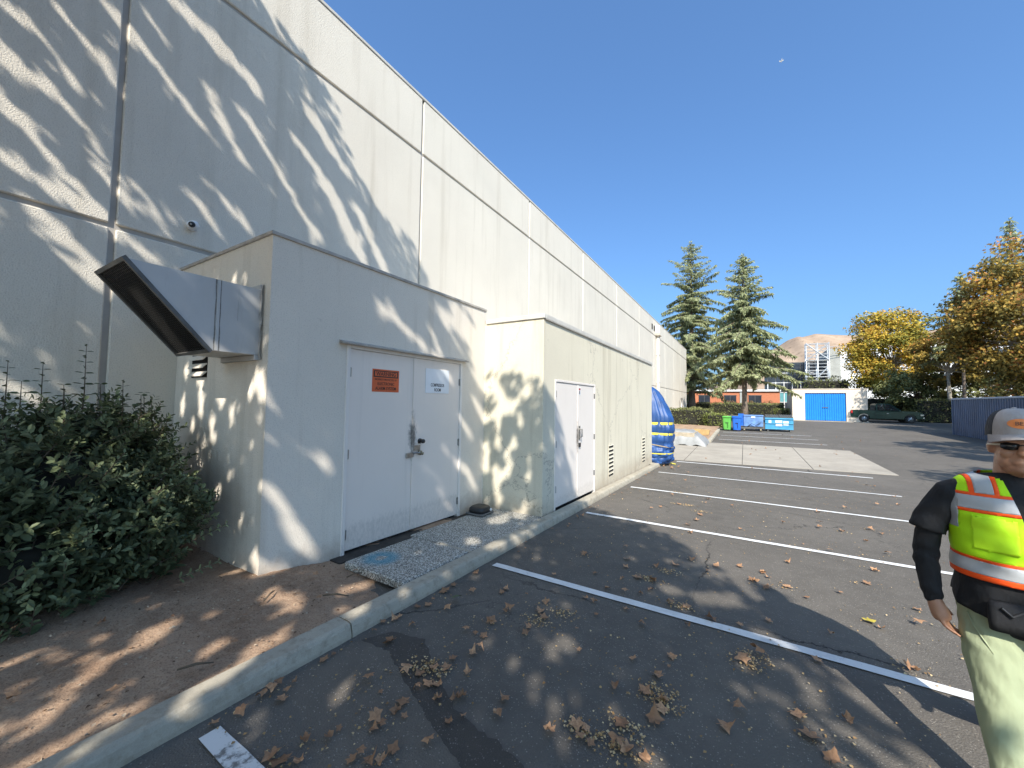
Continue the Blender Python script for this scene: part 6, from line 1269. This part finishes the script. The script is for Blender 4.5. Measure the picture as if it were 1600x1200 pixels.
for (x, y) in ((-3.2, 1.5), (-2.95, .75), (-3.3, .45), (-3.0, 1.95), (-3.45, 2.2), (-3.2, 2.45), (-3.6, 1.2), (-2.85, .2), (-3.9, .9), (-3.15, -.1), (-3.5, .1), (-2.9, 1.3)):
    put_leaf(x, y, lr.choice((0, 1, 1)), gz(y) + .125, 'dry leaf lying on the bare soil of the planting bed', 'dry leaves on the soil')
for i in range(34):
    yy = lr.uniform(1.2, 13); spot = 'the bare soil' if yy < 2.5 else 'the pebbled slabs' if yy < 5.4 else 'the pale double doors' if yy < 8.2 else 'the slotted vents'; put_leaf(lr.uniform(-2.47, -2.28), yy, lr.choice((0, 0, 1)), None, 'small dry leaf blown against the kerb foot beside ' + spot, 'dry leaves at the kerb foot beside ' + spot)
for k in range(16):
    put_leaf(lr.uniform(-2.6, -1.9), lr.uniform(13.0, 16.2), lr.choice((1, 2, 2)), gz(15) + .13 if False else None, 'dry leaf in the drift by the kerb end near the blue tarp', 'dry leaves drifted at the kerb end')
# crumbs of leaf and seed fluff scattered on the asphalt
n = 5200; X = rng.uniform(-2.45, 3.2, n); Yv = 1.0 + 14 * rng.random(n) ** 1.25; cl = (np.sin(X * 2.1 + Yv * .9) + np.sin(X * 1.1 - Yv * 1.7) + np.sin(Yv * 3.1)) > rng.uniform(-2.2, 2.6, n); X, Yv = X[cl], Yv[cl]
extra = []
for (x, y, k) in LEAVES:
    if k == 2 and lr.random() < .45:
        for _ in range(lr.randrange(8, 26)): extra.append((x + lr.gauss(0, .09), y + lr.gauss(0, .07)))
FLUFF = [(-0.43, 2.5), (-0.56, 2.05), (-0.75, 2.03), (-0.51, 3.82), (-1.46, 2.86), (-0.91, 4.25), (-0.02, 3.2), (-0.6, 2.2), (-0.75, 4.57), (-1.77, 1.98), (-1.81, 1.92), (-0.47, 2.57), (-1.34, 3.1), (0.04, 3.32), (-0.96, 8.2), (-0.7, 7.8), (-1.3, 9.42)]
for (x, y) in FLUFF:
    for _ in range(85): extra.append((x + lr.gauss(0, .075), y + lr.gauss(0, .045)))
ex = np.array(extra); X = np.concatenate([X, ex[:, 0]]); Yv = np.concatenate([Yv, ex[:, 1]]); ok = X > -2.46; X, Yv = X[ok], Yv[ok]; n = len(X)
Zg = np.interp(Yv, GY, GZ) + .013
me = scatter('leaf_litter', np.array([(-.5, 0, 0), (-.1, .4, .15), (.5, .1, 0), (.1, -.4, .2)]), np.array([(0, 1, 2), (0, 2, 3)]), np.stack([X, Yv, Zg], 1), unit(rng.normal(size=(n, 3)) * np.array([1, 1, .15])), np.array([0, 0, 1.]) + rng.normal(size=(n, 3)) * .3, rng.uniform(.006, .024, n), foliage('leaf_crumbs', [(0, (.22, .13, .06)), (.5, (.42, .28, .13)), (1, (.56, .43, .25))], .85, 0, .1), rng.random(n))
tag(mkobj('leaf_litter', me), 'crumbled dry leaf bits and fluff scattered over the asphalt', 'litter', None, 'stuff')
# twigs, chips and stones on the soil
n = 1500; X = rng.uniform(-5.6, -2.68, n); Yv = rng.uniform(-.6, 2.55, n); Zg = np.interp(Yv, GY, GZ) + .07 + .05 * np.clip((-2.9 - X) / 1.0, 0, 1) - .07 * np.clip((Yv - 1.9) / .7, 0, 1) + .012
me = scatter('soil_litter', np.array([(-.5, 0, 0), (-.1, .35, .3), (.5, .1, 0), (.1, -.35, .25)]), np.array([(0, 1, 2), (0, 2, 3)]), np.stack([X, Yv, Zg], 1), unit(rng.normal(size=(n, 3)) * np.array([1, 1, .15])), np.array([0, 0, 1.]) + rng.normal(size=(n, 3)) * .3, rng.uniform(.006, .028, n), foliage('soil_chips', [(0, (.10, .06, .04)), (.6, (.30, .20, .13)), (1, (.46, .38, .28))], .9, 0, .1), rng.random(n))
tag(mkobj('soil_litter', me), 'wood chips, clods and twigs strewn over the bare soil', 'litter', None, 'stuff')
for (x, y, a, L_) in ((-3.05, 2.02, .5, .22), (-3.35, 1.7, 2.2, .16), (-3.2, 2.35, 1.2, .14), (-2.9, 1.0, .9, .18)):
    b = MB(); z = gz(y) + .115; b.tube([(x, y, z), (x + L_ * .5 * math.cos(a) + .01, y + L_ * .5 * math.sin(a), z + .02), (x + L_ * math.cos(a), y + L_ * math.sin(a), z + .005)], [.006, .008, .004], 6); tag(b.build('twig', M_STEM, None, True), 'thin dry twig lying on the bare soil near the pebbled slab', 'twig', 'dry twigs on the soil')
